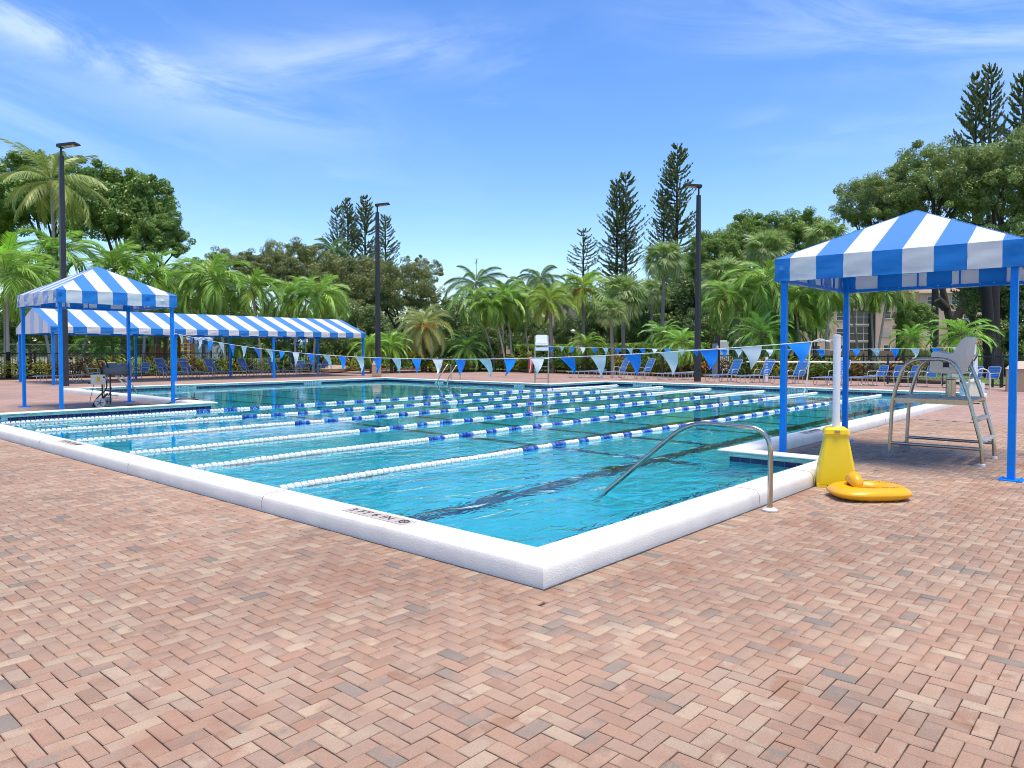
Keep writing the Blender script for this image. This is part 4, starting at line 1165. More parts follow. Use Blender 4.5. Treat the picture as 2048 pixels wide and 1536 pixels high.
def lift():
    t = thing('pool_lift', 'white pool lift with folded seat on the far deck behind the grey lifeguard stand', 'pool lift', W(1945, 22.3), radians(-50))
    MB().box((0, 0, 0.28), (0.5, 0.42, 0.52)).build('base_box', M_white, t)
    MB().box((0.02, -0.26, 0.30), (0.2, 0.03, 0.26)).build('battery', M_greyp, t)
    MB().tube([(0.1, 0, 0.5), (0.1, 0, 1.35)], 0.05, 10).build('mast', M_white, t, smooth=60)
    MB().tube(fillet([(0.1, 0, 1.30), (-0.2, 0.1, 1.42), (-0.7, 0.2, 1.30)], 0.1), 0.035, 8).build('lift_arm', M_white, t, smooth=60)
    MB().box((-0.42, 0.1, 0.92), (0.44, 0.42, 0.05)).box((-0.22, 0.1, 1.15), (0.05, 0.42, 0.45)).build('seat', mat('pale_blue_seat', (0.45, 0.60, 0.72), 0.5), t)
    MB().box((-0.5, 0.1, 0.70), (0.24, 0.24, 0.28)).build('control_unit', M_cream, t)
    MB().tube(fillet([(-0.15, -0.2, 0.55), (0.1, -0.2, 1.0), (0.4, -0.2, 0.9), (0.42, -0.2, 0.2)], 0.15), 0.018, 6).build('hose_loop', M_greyp, t)
lift()

# ------------------------------------------------------------------ loungers, chairs, tables
def chaise(label, x, y, ang, strap, up=True, arms=True, group='chaise longues on the deck'):
    """head end at local +x"""
    key = ('chaise', strap.name, up, arms)
    t = thing('lounger', label, 'lounger', (x, y, 0), ang, group)
    if key not in PROTO:
        parts = []
        rise = radians(62) if up else radians(4)
        bl = 0.82; bx, bz = 0.28 + bl * cos(rise), 0.36 + bl * sin(rise)
        hw = 0.31
        b = MB()
        b.tube(fillet([(-1.25, -hw, 0.33), (0.28, -hw, 0.36)], 0.1), 0.016, 6); b.tube([(-1.25, hw, 0.33), (0.28, hw, 0.36)], 0.016, 6)
        b.tube(fillet([(-1.2, -hw, 0.33), (-1.3, -hw, 0.33), (-1.3, hw, 0.33), (-1.2, hw, 0.33)], 0.08), 0.016, 6)
        parts.append(('seat_frame', b.mesh('seat_frame', M_alu, smooth=50)))
        b = MB().tube(fillet([(0.28, -hw, 0.36), (bx, -hw, bz), (bx, hw, bz), (0.28, hw, 0.36)], 0.12), 0.016, 6)
        parts.append(('back_frame', b.mesh('back_frame', M_alu, smooth=50)))
        for xx in (-1.0, -0.15, 0.35) if up else (-1.0, -0.35, 0.45, ):
            b = MB().tube(fillet([(xx - 0.14, -hw, 0.33), (xx - 0.10, -hw - 0.0, 0.016), (xx + 0.10, -hw, 0.016), (xx + 0.14, -hw, 0.33)], 0.12), 0.015, 6)
            parts.append(('leg_loop', b.mesh('leg_loop', M_alu, smooth=50)))
            b = MB().tube(fillet([(xx - 0.14, hw, 0.33), (xx - 0.10, hw, 0.016), (xx + 0.10, hw, 0.016), (xx + 0.14, hw, 0.33)], 0.12), 0.015, 6)
            parts.append(('leg_loop', b.mesh('leg_loop', M_alu, smooth=50)))
        if arms and up:
            for s_ in (-1, 1):
                b = MB().tube(fillet([(-0.12, s_ * (hw + 0.03), 0.02), (-0.02, s_ * (hw + 0.03), 0.60), (0.30, s_ * (hw + 0.03), 0.62), (0.42, s_ * hw, 0.50)], 0.1), 0.017, 6)
                parts.append(('arm', b.mesh('arm', M_alu, smooth=50)))
        b = MB()
        for k in range(19): b.box((-1.22 + k * 0.083, 0, 0.335 + 0.03 * k / 19), (0.055, 2 * hw + 0.03, 0.012))
        parts.append(('seat_straps', b.mesh('seat_straps', strap)))
        b = MB(); R = Matrix.Rotation(-rise, 3, 'Y')
        for k in range(9):
            d = 0.09 + k * 0.083
            b.box((0.28 + d * cos(rise), 0, 0.36 + d * sin(rise)), (0.058, 2 * hw + 0.03, 0.012), R)
        parts.append(('back_straps', b.mesh('back_straps', strap)))
        PROTO[key] = parts
    for nm, me in PROTO[key]:
        o = link(nm, me, t)
        if 'straps' in nm: o['kind'] = 'stuff'
    return t
PROTO = {}
def dining_chair(label, x, y, ang, strap, group):
    """faces local -x"""
    t = thing('chair', label, 'chair', (x, y, 0), ang, group)
    key = ('chair', strap.name)
    if key not in PROTO:
        parts = []; hw = 0.27; lean = radians(72)
        b = MB().tube(fillet([(0.22, -hw, 0.40), (0.22 + 0.5 * cos(lean), -hw, 0.40 + 0.5 * sin(lean)), (0.22 + 0.5 * cos(lean), hw, 0.40 + 0.5 * sin(lean)), (0.22, hw, 0.40)], 0.10), 0.015, 6)
        parts.append(('back_frame', b.mesh('back_frame', M_alu, smooth=50)))
        for s_ in (-1, 1):
            b = MB().tube(fillet([(0.36, s_ * hw, 0.015), (-0.22, s_ * hw, 0.015), (-0.26, s_ * hw, 0.62), (0.26, s_ * hw, 0.63)], 0.12), 0.016, 6)
            parts.append(('side_frame', b.mesh('side_frame', M_alu, smooth=50)))
        b = MB().tube(fillet([(0.22, -hw, 0.40), (-0.26, -hw, 0.43), (-0.26, hw, 0.43), (0.22, hw, 0.40)], 0.06), 0.014, 6)
        parts.append(('seat_frame', b.mesh('seat_frame', M_alu, smooth=50)))
        b = MB()
        for k in range(6): b.box((-0.22 + k * 0.082, 0, 0.435 - 0.005 * k), (0.06, 2 * hw + 0.02, 0.012))
        parts.append(('seat_straps', b.mesh('seat_straps', strap)))
        b = MB(); R = Matrix.Rotation(-lean, 3, 'Y')
        for k in range(6): b.box((0.22 + (0.07 + k * 0.08) * cos(lean), 0, 0.40 + (0.07 + k * 0.08) * sin(lean)), (0.06, 2 * hw + 0.02, 0.012), R)
        parts.append(('back_straps', b.mesh('back_straps', strap)))
        PROTO[key] = parts
    for nm, me in PROTO[key]:
        o = link(nm, me, t)
        if 'straps' in nm: o['kind'] = 'stuff'
    return t
def table(label, x, y):
    t = thing('patio_table', label, 'table', (x, y, 0), 0, 'round patio tables')
    MB().lathe([(0.53, 0.70), (0.55, 0.705), (0.55, 0.725), (0.53, 0.73)], 26).build('table_top', mat('pale_table_top', (0.55, 0.53, 0.46), 0.4), t, smooth=40)
    for k in range(4):
        a = k * pi / 2 + 0.5
        MB().tube(fillet([(0.40 * cos(a), 0.40 * sin(a), 0.70), (0.30 * cos(a), 0.30 * sin(a), 0.35), (0.42 * cos(a), 0.42 * sin(a), 0.0)], 0.1), 0.017, 6).build('leg', M_alu, t, smooth=50)
    return t
GR = 'loungers along the far right deck'
for lab, x, y, a, up in (
    ('flat blue lounger nearest the tall lifeguard chair', 33.9, 24.4, -0.35, False),
    ('raised blue lounger just right of the flat one by the tall lifeguard chair', 34.4, 22.8, -0.45, True),
    ('raised blue lounger second from the right side of the orange croton bed', 33.9, 20.9, -0.42, True),
    ('flat blue lounger left of the right lamp post', 34.3, 18.9, -0.5, False),
    ('raised blue lounger just right of the right lamp post', 33.7, 15.95, -0.4, True),
    ('raised blue lounger in front of the leaning grey palm trunks', 33.7, 14.35, -0.45, True),
    ('raised blue lounger half hidden by the front left post of the right canopy', 33.7, 12.75, -0.38, True),
    ('raised blue lounger seen between the canopy post and the white flag pole', 34.0, 11.0, -0.3, True),
    ('flat blue lounger behind the white flag pole', 34.2, 10.0, -0.5, False)):
    chaise(lab, x, y, a, M_strap, up, True, GR)
for k, y in enumerate((9.3, 8.68, 8.06, 7.44, 6.5, 5.88, 5.26)):
    nm = ('leftmost', 'second', 'third', 'fourth', 'fifth', 'sixth', 'rightmost')[k]
    dining_chair(nm + ' of the row of blue chairs seen under the right canopy', 34.0 + 0.12 * (k % 2), y, -0.62 + 0.08 * sin(k * 2.3), M_strap, 'row of blue chairs under the right canopy view')
GL = 'loungers under the long striped canopy'
for lab, x, y, a, up, m in (
    ('flat dark blue lounger at the left end of the long canopy', 11.9, 38.6, -0.5, False, M_strapnavy),
    ('raised dark blue lounger right of the first table', 17.2, 40.0, 1.9, True, M_strapnavy),
    ('raised blue lounger beside the second front post of the long canopy', 18.3, 39.6, 1.95, True, M_strapnavy),
    ('raised dark blue lounger in the middle of the long canopy', 20.0, 40.2, 1.9, True, M_strapnavy),
    ('raised dark blue lounger right of the middle one under the long canopy', 21.9, 40.0, 1.95, True, M_strapnavy),
    ('raised dark blue lounger left of the third front post of the long canopy', 23.6, 39.7, 1.85, True, M_strapnavy)):
    chaise(lab, x, y, a, m, up, True, GL)
table('round table with blue and green chairs at the left end of the long canopy', 14.6, 40.4)
table('round table with dark blue chairs near the right end of the long canopy', 26.0, 40.6)
for lab, x, y, a, m in (('green strap chair at the left of the first table', 13.6, 40.2, 3.0, M_strapgreen), ('green strap chair behind the first table', 14.9, 41.4, 1.2, M_strapgreen),
                        ('blue chair in front of the first table', 14.9, 39.6, -1.9, M_strapnavy), ('blue chair right of the first table', 15.9, 40.2, 0.4, M_strapnavy),
                        ('dark blue chair left of the second table', 25.2, 40.3, 2.7, M_strapnavy), ('dark blue chair in front of the second table', 26.4, 39.6, -1.1, M_strapnavy),
                        ('dark blue chair right of the second table', 27.2, 40.5, -0.2, M_strapnavy), ('dark blue chair behind the second table', 26.4, 41.5, 1.4, M_strapnavy)):
    dining_chair(lab, x, y, a, m, 'chairs round the patio tables')

# ------------------------------------------------------------------ posts, fences
t = thing('short_post', 'short black and grey post among the yellow crotons right of the right lamp post', 'post', (37.3, 18.4, 0))
MB().box((0, 0, 0.95), (0.22, 0.22, 1.9)).build('post_shaft', mat('slate_grey_post', (0.16, 0.20, 0.25), 0.5), t)
MB().box((0.18, -0.05, 1.15), (0.16, 0.22, 2.3)).build('black_upright', M_black, t)
MB().box((0, -0.12, 1.72), (0.1, 0.1, 0.12)).build('junction_box', M_white, t)
p = W(1446, 52)
t = thing('utility_cabinet', 'white utility cabinet on the lawn behind the far pennants', 'cabinet', p, 0.5)
MB().box((0, 0, 1.1), (1.0, 0.7, 2.1)).build('cabinet_body', M_white, t); MB().box((-0.05, -0.36, 1.2), (0.8, 0.02, 1.6)).build('door', M_white, t)
MB().box((0.1, 0, 2.2), (0.7, 0.5, 0.12)).build('vent_hood', M_greyp, t)
p = W(1146, 62)
t = thing('bollard_lamp', 'thin black garden lamp beside the pink house', 'garden lamp', p)
MB().tube([(0, 0, 0), (0, 0, 3.0)], 0.09, 8).build('post_shaft', M_black, t); MB().lathe([(0.05, 3.0), (0.2, 3.05), (0.22, 3.2), (0.08, 3.3)], 10).build('lamp_cap', M_white, t)
for k, (px, py, d, w_) in enumerate(((1533, 722, 36.8, 1.7), (1682, 722, 35.5, 0.0))):
    p = W(px, d); t = thing('white_fence_post', ('white post with a low white rail behind the loungers', 'white post behind the chairs left of the canopy rear post')[k], 'fence post', p, atan2(RT.y, RT.x))
    MB().box((0, 0, 0.6), (0.13, 0.13, 1.2)).build('post_shaft', M_white, t)
    MB().tube([(-1.0 if k == 0 else -3.0, 0, 0.95), (3.0, 0, 0.95)], 0.03, 6).build('rail', M_white, t)

def picket_fence(name, label, A, B, h, post_m, step=2.4, mesh_gap=None, m=M_black, gap=0.13):
    A, B = Vector((A[0], A[1], 0)), Vector((B[0], B[1], 0)); L = (B - A).length; u = (B - A) / L
    t = thing(name, label, 'fence', A, atan2(u.y, u.x))
    k = int(L / step)
    me = MB().box((0, 0, h / 2), (0.07, 0.07, h)).lathe([(0.055, h), (0.055, h + 0.02), (0.02, h + 0.07)], 6).mesh('post', m)
    for i in range(k + 1): link('post', me, t, (i * L / k, 0, 0))
    for z in ((h - 0.1, 0.12) if not mesh_gap else (h - 0.04, 0.08)):
        MB().box((L / 2, 0, z), (L, 0.035, 0.05)).build('rail', m, t)
    b = MB()
    if mesh_gap:                                   # chain link: two crossing sets of wires
        g = mesh_gap; n = int((L + h) / g)
        for i in range(n):
            x = i * g - h
            a0, a1 = max(0, x), min(L, x + h)
            if a1 > a0:
                b.bar((a0, 0.01, 0.06 + (a0 - x)), (a1, 0.01, 0.06 + (a1 - x) * 0.97), 0.006)
                b.bar((a0, -0.01, 0.06 + (h - (a0 - x)) * 0.97), (a1, -0.01, 0.06 + (h - (a1 - x)) * 0.97), 0.006)
        b.build('chain_link', m, t, kind='stuff')
    else:
        for i in range(int(L / gap)): b.box((i * gap, 0, h / 2), (0.018, 0.018, h - 0.1))
        b.build('pickets', m, t, kind='stuff')
    return t
picket_fence('picket_fence', 'black picket fence behind the crotons at the back of the long canopy', (8, 47.6), (31, 47.6), 1.45, None)
picket_fence('chain_link_fence', 'galvanised chain link fence along the lawn behind the left trees', (12, 58.5), (34, 60), 2.0, None, 3.0, 0.22, mat('galvanised', (0.42, 0.42, 0.40), 0.5, metal=0.5))
picket_fence('gate_fence', 'black chain link fence with gate at the right end of the deck', (36.4, 9.5), (35.4, -6.0), 1.3, None, 2.2, 0.16)
picket_fence('rear_fence', 'black picket fence behind the yellow crotons of the right bed', (42.9, 44.0), (42.9, 10.0), 1.3, None)
t = thing('gate', 'pair of black gate posts with latch in the chain link fence at right', 'gate', (35.7, 5.35, 0), radians(-86))
for x in (0, 0.28): MB().box((x, 0, 0.75), (0.08, 0.08, 1.5)).build('gate_post', M_black, t)
MB().box((0.14, -0.03, 1.05), (0.24, 0.06, 0.22)).build('latch_box', M_black, t)

# lawn paths and a low wall beyond the left fence
def strip(name, m, a, b_, w_, z, kind='structure'):
    a, b_ = Vector(a), Vector(b_); u = (b_ - a).normalized(); v = Vector((-u.y, u.x, 0)) * w_ / 2
    return MB().add([a - v + Vector((0, 0, z)), a + v + Vector((0, 0, z)), b_ + v + Vector((0, 0, z)), b_ - v + Vector((0, 0, z))], [(0, 3, 2, 1)]).build(name, m, kind=kind)
M_path = mat('pale_path', (0.55, 0.50, 0.42), 0.9)
strip('path', M_path, W(-120, 47), W(330, 60), 2.0, -0.02)
t = thing('low_wall', 'low cream wall beyond the lawn behind the left fence', 'wall', W(-160, 92), 0)
a = W(-160, 92); c = W(205, 96); u = (c - a); ang = atan2(u.y, u.x)
t.rotation_euler.z = ang
MB().box((u.length / 2, 0, 0.35), (u.length, 0.3, 0.8)).build('wall_body', mat('cream_wall', (0.70, 0.62, 0.45), 0.9), t)
MB().box((u.length / 2, -0.18, 0.78), (u.length, 0.08, 0.12)).build('wall_cap', M_wood, t)

# ------------------------------------------------------------------ playground behind the long canopy
def playground():
    p = W(285, 58); t = thing('play_set', 'wooden play set with dark green slide behind the long canopy', 'play set', p, atan2(RT.y, RT.x))
    for x in (0.2, 1.0, 1.9, 2.9): MB().box((x, 0, 1.5), (0.14, 0.14, 3.0)).build('timber_post', M_wood, t)
    MB().box((1.5, 0.4, 1.2), (2.9, 1.2, 0.1)).build('deck', M_wood, t)
    for k in range(16): MB().box((0.3 + k * 0.17, -0.1, 1.05), (0.11, 0.03, 1.5)).build('slat', mat('orange_timber', (0.36, 0.15, 0.06), 0.8, var=0.3), t)
    g = mat('green_slide_plastic', (0.02, 0.07, 0.05), 0.4)
    s_ = MB(); s_.bar((0.2, -0.4, 1.3), (-1.7, -0.8, 0.25), 0.55, 0.05); s_.bar((0.2, -0.15, 1.42), (-1.7, -0.55, 0.37), 0.05, 0.26); s_.bar((0.2, -0.65, 1.42), (-1.7, -1.05, 0.37), 0.05, 0.26)
    s_.build('slide', g, t)
    MB().lathe([(0.5, 1.4), (0.5, 2.3), (0.42, 2.5), (0.1, 2.55)], 12, Matrix.Translation((0.1, -0.2, 0.0))).build('slide_hood', g, t)
    p = W(372, 60); t = thing('climbing_frame', 'orange and yellow climbing frame behind the third canopy post', 'climbing frame', p, atan2(RT.y, RT.x))
    for x in (-0.5, 0.0, 0.5): MB().box((x, 0, 1.25), (0.16, 0.16, 2.5)).build('timber_post', mat('orange_paint', (0.55, 0.16, 0.04), 0.6), t)
    b = MB()
    for z in np.arange(0.3, 2.2, 0.3): b.tube([(-0.5, -0.12, z), (0.5, -0.12, z)], 0.04, 6)
    b.build('rungs', mat('yellow_paint', (0.75, 0.45, 0.03), 0.5), t)
    hip_canopy('striped_canopy', 'distant striped canopy seen under the long canopy above the playground', *((lambda q: (q.x - 2.0, q.x + 2.0, q.y - 2.0, q.y + 2.0))(W(432, 68))), 2.1, 2.5, 3.4)
    hip_canopy('striped_canopy', 'distant striped awning seen under the right half of the long canopy', *((lambda q: (q.x - 1.5, q.x + 1.5, q.y - 1.5, q.y + 1.5))(W(590, 68))), 2.0, 2.3, 3.5)
    p = W(410, 74); t = thing('white_trailer', 'white trailer with dark wheels behind the playground', 'trailer', p, atan2(RT.y, RT.x))
    MB().box((0, 0, 1.45), (3.6, 1.6, 1.9)).build('trailer_body', M_white, t)
    for x in (-0.7, 0.6): MB().box((x, -0.81, 1.6), (0.9, 0.03, 1.1)).build('panel', mat('grey_panel', (0.45, 0.47, 0.42), 0.6), t)
    MB().box((0, 0, 0.42), (3.4, 1.4, 0.25)).build('chassis', M_dark, t)
    for x in (0.3, 1.2):
        MB().lathe([(0.1, -0.1), (0.33, -0.1), (0.33, 0.1), (0.1, 0.1)], 14, Matrix.Translation((x, -0.75, 0.33)) @ Matrix.Rotation(radians(90), 4, 'X')).build('wheel', M_dark, t)
        MB().lathe([(0.02, 0.1), (0.17, 0.1), (0.15, 0.13)], 12, Matrix.Translation((x, -0.75, 0.33)) @ Matrix.Rotation(radians(90), 4, 'X')).build('hub', M_white, t)
playground()

# ------------------------------------------------------------------ buildings
def condo():
    D = 118.0
    A = W(1590, D); t = thing('apartment_building', 'pink three storey apartment building with tiled roof seen under the right canopy', 'building', A, atan2(RT.y, RT.x))
    s = D / FPX                                    # metres per photo pixel at this distance
    X = lambda px: (px - 1590) * s
    Z = lambda py: H(py, D)
    def block(x0, x1, z1, y0, dep, roof=None):
        MB().box(((x0 + x1) / 2, y0 + dep / 2, z1 / 2), (x1 - x0, dep, z1)).build('wall', M_pink, t)
        if roof:
            o_ = 0.5; b = MB(); zz = z1 + 0.01
            xm0, xm1 = x0 + roof * 1.6, x1 - roof * 1.6
            if xm1 <= xm0: xm0 = xm1 = (x0 + x1) / 2
            ym = y0 + dep / 2
            b.add([(x0 - o_, y0 - o_, zz), (x1 + o_, y0 - o_, zz), (x1 + o_, y0 + dep + o_, zz), (x0 - o_, y0 + dep + o_, zz), (xm0, ym, zz + roof), (xm1, ym, zz + roof)],
                  [(0, 1, 5, 4), (1, 2, 5), (2, 3, 4, 5), (3, 0, 4), (3, 2, 1, 0)])
            b.build('roof', M_roof, t)
            MB().box(((x0 + x1) / 2, y0 - o_, zz - 0.14), (x1 - x0 + 2 * o_, 0.12, 0.26)).build('fascia', M_trim, t)
    block(X(1590), X(1706), Z(600), 1.2, 10, 2.4)
    block(X(1706.3), X(1752), Z(590), 1.6, 9.6, 2.2)
    block(X(1752.3), X(1798), Z(588), 0.3, 11, 2.4)
    block(X(1798.3), X(1838), Z(596), 3.0, 8, None)
    block(X(1838.3), X(1960), Z(584), 0.0, 12, 3.0)
    def window(px0, px1, py0, py1, y, shutter=False):
        x0, x1, z0, z1 = X(px0), X(px1), Z(py1), Z(py0)
        w = MB()
        f = 0.10
        w.box(((x0 + x1) / 2, y - 0.03, z0), (x1 - x0 + 0.3, 0.16, f)); w.box(((x0 + x1) / 2, y - 0.02, z1), (x1 - x0, 0.08, f))
        w.box((x0, y - 0.02, (z0 + z1) / 2), (f, 0.08, z1 - z0 - f)); w.box((x1, y - 0.02, (z0 + z1) / 2), (f, 0.08, z1 - z0 - f))
        wo2 = w.build('window', M_trim, t)
        MB().box(((x0 + x1) / 2, y - 0.015, (z0 + z1) / 2), (x1 - x0 - f, 0.03, z1 - z0 - f)).build('pane', M_greyp if shutter else M_glass, wo2)
        MB().box(((x0 + x1) / 2, y - 0.045, (z0 + z1) / 2), (x1 - x0 - f, 0.04, 0.07)).build('meeting_rail', M_trim, wo2)
    def balcony(px0, px1, py0, py1, y):
        x0, x1, z0, z1 = X(px0), X(px1), Z(py1), Z(py0)
        r = MB().box(((x0 + x1) / 2, y - 0.01, (z0 + z1) / 2), (x1 - x0, 0.03, z1 - z0)).build('balcony_screen', M_glass, t)
        b = MB(); k = 3
        for i in range(k + 1): b.box((x0 + (x1 - x0) * i / k, y - 0.05, (z0 + z1) / 2), (0.07, 0.08, z1 - z0))
        b.box(((x0 + x1) / 2, y - 0.052, z0 + 1.1), (x1 - x0, 0.06, 0.07))
        b.build('screen_frame', M_greyp, r)
        MB().box(((x0 + x1) / 2, y - 0.08, z0 - 0.12), (x1 - x0 + 0.3, 0.25, 0.24)).build('balcony_slab', M_trim, t)
    for py in (620, 653, 686): balcony(1707, 1750, py, py + 27, 1.6)
    for py in (590, 623, 690): window(1768, 1782, py, py + 14, 0.3)
    # louvred shutters on the middle floor
    lv = MB()
    for k in range(10): lv.box((X(1765 + k * 2), 0.25, (Z(655) + Z(674)) / 2), (0.09, 0.06, Z(655) - Z(674)))
    lv.build('louvre_panel', M_trim, t)
    for py in (624, 657, 690): window(1678, 1694, py, py + 16, 1.2)
    for py in (624, 657, 690): window(1640, 1656, py, py + 16, 1.2)
    for px in (1852, 1900, 1925):
        for py in (593, 622, 655, 688): window(px, px + 14, py, py + 16, 0.0)
    MB().box((X(1821), 2.95, Z(604)), (1.3, 0.05, 2.0)).build('door', M_wood, t)
    MB().box((X(1812), 1.0, Z(618)), (3.4, 2.0, 0.2)).build('balcony_slab', M_trim, t)
    b = MB()
    for k in range(14): b.box((X(1800) + k * 0.23, 0.05, Z(612)), (0.04, 0.04, 1.0))
    b.build('balcony_rail', M_black, t)
    # low brown garden wall and sheds in front
    b = MB().box((X(1760), -5, 0.7), (26, 0.3, 1.6)); b.build('garden_wall', mat('brown_wall', (0.22, 0.14, 0.09), 0.9), t)
condo()
def gable_house(label, px0, px1, py_e, py_r, d, flip=1):
    A = W(px0, d); s = d / FPX; w_ = (px1 - px0) * s; ze, zr = H(py_e, d), H(py_r, d)
    t = thing('pink_house', label, 'house', A, atan2(RT.y, RT.x) + 0.25 * flip)
    b = MB().extrude([(0, 0, 0), (w_, 0, 0), (w_, 0, ze), (w_ / 2, 0, zr), (0, 0, ze)], (0, 9, 0)); b.build('wall', M_pink, t)
    rf = MB()
    for sx, x0, x1 in ((-1, -0.4, w_ / 2), (1, w_ + 0.4, w_ / 2)):
        rf.extrude([(x0, -0.5, ze - 0.25), (x1, -0.5, zr + 0.05), (x1, -0.5, zr + 0.25), (x0, -0.5, ze - 0.02)], (0, 10, 0))
    rf.build('roof', M_roof, t)
    for k in range(2):
        wo2 = MB().box((w_ * (0.3 + 0.4 * k), -0.02, 1.7), (1.2, 0.08, 1.3)).build('window', M_trim, t)
        MB().box((w_ * (0.3 + 0.4 * k), -0.05, 1.7), (1.0, 0.05, 1.1)).build('pane', M_glass, wo2)
    MB().box((w_ / 2, -0.05, 0.45), (w_, 0.2, 0.9)).build('plinth', mat('brown_plinth', (0.25, 0.15, 0.10), 0.9), t)
gable_house('pink stucco house half hidden behind the palm trunks left of the lifeguard chair', 1012, 1072, 625, 600, 82)
gable_house('pink stucco house behind the bushy palms right of the lifeguard chair', 1100, 1160, 622, 575, 86, -1)
gable_house('small pink house far behind the leaning palms left of the right canopy', 1590, 1660, 640, 610, 105)
gable_house('tan low house behind the dark trunks at the right edge', 1990, 2070, 700, 685, 62)
gable_house('brown low house in the gap beside the short post', 1395, 1450, 690, 672, 95)

# ------------------------------------------------------------------ vegetation: palms
def strip_leaf(V, F, S, base, dirn, length, width, droop, shade, segs=2, up=Vector((0, 0, 1))):
    """narrow leaf of a few quads that bends downward"""
    d = dirn.normalized(); sd = d.cross(up)
    if sd.length < 1e-3: sd = d.orthogonal()
    sd.normalize(); o = len(V); p = base.copy()
    for i in range(segs + 1):
        t = i / segs
        wd = width * (1 - t) ** 0.7 * 0.5 if i else width * 0.4
        if i == segs: wd = width * 0.06
        V.append(p - sd * wd); V.append(p + sd * wd); S.extend([shade, shade])
        d = (d + Vector((0, 0, -droop)) / segs).normalized()
        p = p + d * (length / segs)
    for i in range(segs):
        q = o + 2 * i; F.append((q, q + 1, q + 3, q + 2))

def pinnate(seed, L, n, ll, curv, droop, vee=0.4, plume=False, width=0.045, fwd=0.6):
    """feather frond growing along +x, arching down"""
    rd = random.Random(seed); V, F, S = [], [], []
    th = 0.0; p = Vector((0, 0, 0)); pts = []
    for i in range(n + 1):
        t = i / n; pts.append((p.copy(), th))
        th -= curv / n * (0.4 + 1.2 * t)
        p = p + Vector((cos(th), 0, sin(th))) * (L / n)
    start = int(n * 0.14)
    for i in range(start, n + 1):
        t = i / n; q, a = pts[i]; tan_ = Vector((cos(a), 0, sin(a))); nrm = Vector((-sin(a), 0, cos(a)))
        env = (0.45 + 0.55 * min(1, (t - 0.1) / 0.3)) * (1 - 0.62 * max(0, (t - 0.55) / 0.45) ** 1.5)
        angs = (vee,) if not plume else (vee, vee - 0.9, vee + 0.9)
        for s_ in (-1, 1):
            for va in angs:
                va = va + rd.uniform(-.35, .35)
                dv = Vector((0, s_, 0)) * cos(va) + nrm * sin(va)
                dv = dv * (1 - 0.25 * t) + tan_ * (fwd + 0.5 * t + rd.uniform(-.1, .1)) + Vector((rd.uniform(-.07, .07), rd.uniform(-.07, .07), rd.uniform(-.07, .07)))
                strip_leaf(V, F, S, q, dv, ll * env * rd.uniform(0.85, 1.1), width, droop * rd.uniform(0.6, 1.3), rd.random(), 3)
    verts = np.array([tuple(v) for v in V]); faces = np.array(F); sh = np.array(S)
    # rachis as a three-sided tapering stem
    b = MB(); b.tube([q for q, a in pts[::3]], [0.022 * (1 - 0.8 * k / max(1, len(pts[::3]) - 1)) * (L / 2.5) ** 0.5 for k in range(len(pts[::3]))], 4)
    rv = np.array(b.v); rf = np.array([f for f in b.f if len(f) == 4])
    allv = np.concatenate([verts, rv]); allf = np.concatenate([faces, rf + len(verts)])
    return allv, allf, np.concatenate([sh, np.full(len(rv), 0.8)]), np.concatenate([np.zeros(len(faces), int), np.ones(len(rf), int)])

def fan(seed, pet, R, n, droop):
    rd = random.Random(seed); V, F, S = [], [], []
    c = Vector((pet, 0, 0))
    for i in range(n):
        a = -2.25 + 4.5 * i / (n - 1)
        d = Vector((cos(a), sin(a), 0.10 * cos(a * 2) + (0.18 if i % 2 else 0.0)))
        strip_leaf(V, F, S, c + d * 0.03, d, R * rd.uniform(0.85, 1.08) * (0.72 + 0.28 * cos(a * 0.6)), 0.075 * R / 0.9, droop * rd.uniform(0.7, 1.5), rd.random(), 4)
    verts = np.array([tuple(v) for v in V]); faces = np.array(F)
    b = MB().tube([(0, 0, 0), (pet * 0.6, 0, 0.02), (pet, 0, 0)], [0.022, 0.016, 0.012], 4)
    rv = np.array(b.v); rf = np.array([f for f in b.f if len(f) == 4])
    return np.concatenate([verts, rv]), np.concatenate([faces, rf + len(verts)]), np.concatenate([np.array(S), np.full(len(rv), .8)]), np.concatenate([np.zeros(len(faces), int), np.ones(len(rf), int)])

LEAF = {
    'adonidia': leafmat('feather_palm_leaf', (0.170, 0.340, 0.051), (0.364, 0.532, 0.105), 0.35, True),
    'coconut': leafmat('coconut_leaf', (0.187, 0.289, 0.076), (0.336, 0.420, 0.126), 0.35, True),
    'foxtail': leafmat('foxtail_leaf', (0.187, 0.357, 0.051), (0.378, 0.504, 0.098), 0.35, True),
    'pygmy': leafmat('date_palm_leaf', (0.119, 0.289, 0.060), (0.280, 0.476, 0.098), 0.35, True),
    'silver': leafmat('silver_date_leaf', (0.340, 0.425, 0.153), (0.504, 0.532, 0.210), 0.35, True),
    'sabal': leafmat('fan_palm_leaf', (0.170, 0.289, 0.076), (0.392, 0.476, 0.168), 0.35, True),
    'areca': leafmat('areca_leaf', (0.221, 0.459, 0.051), (0.420, 0.644, 0.098), 0.4, True),
    'queen': leafmat('queen_palm_leaf', (0.119, 0.221, 0.060), (0.210, 0.322, 0.084), 0.35, True),
}
FR = {}
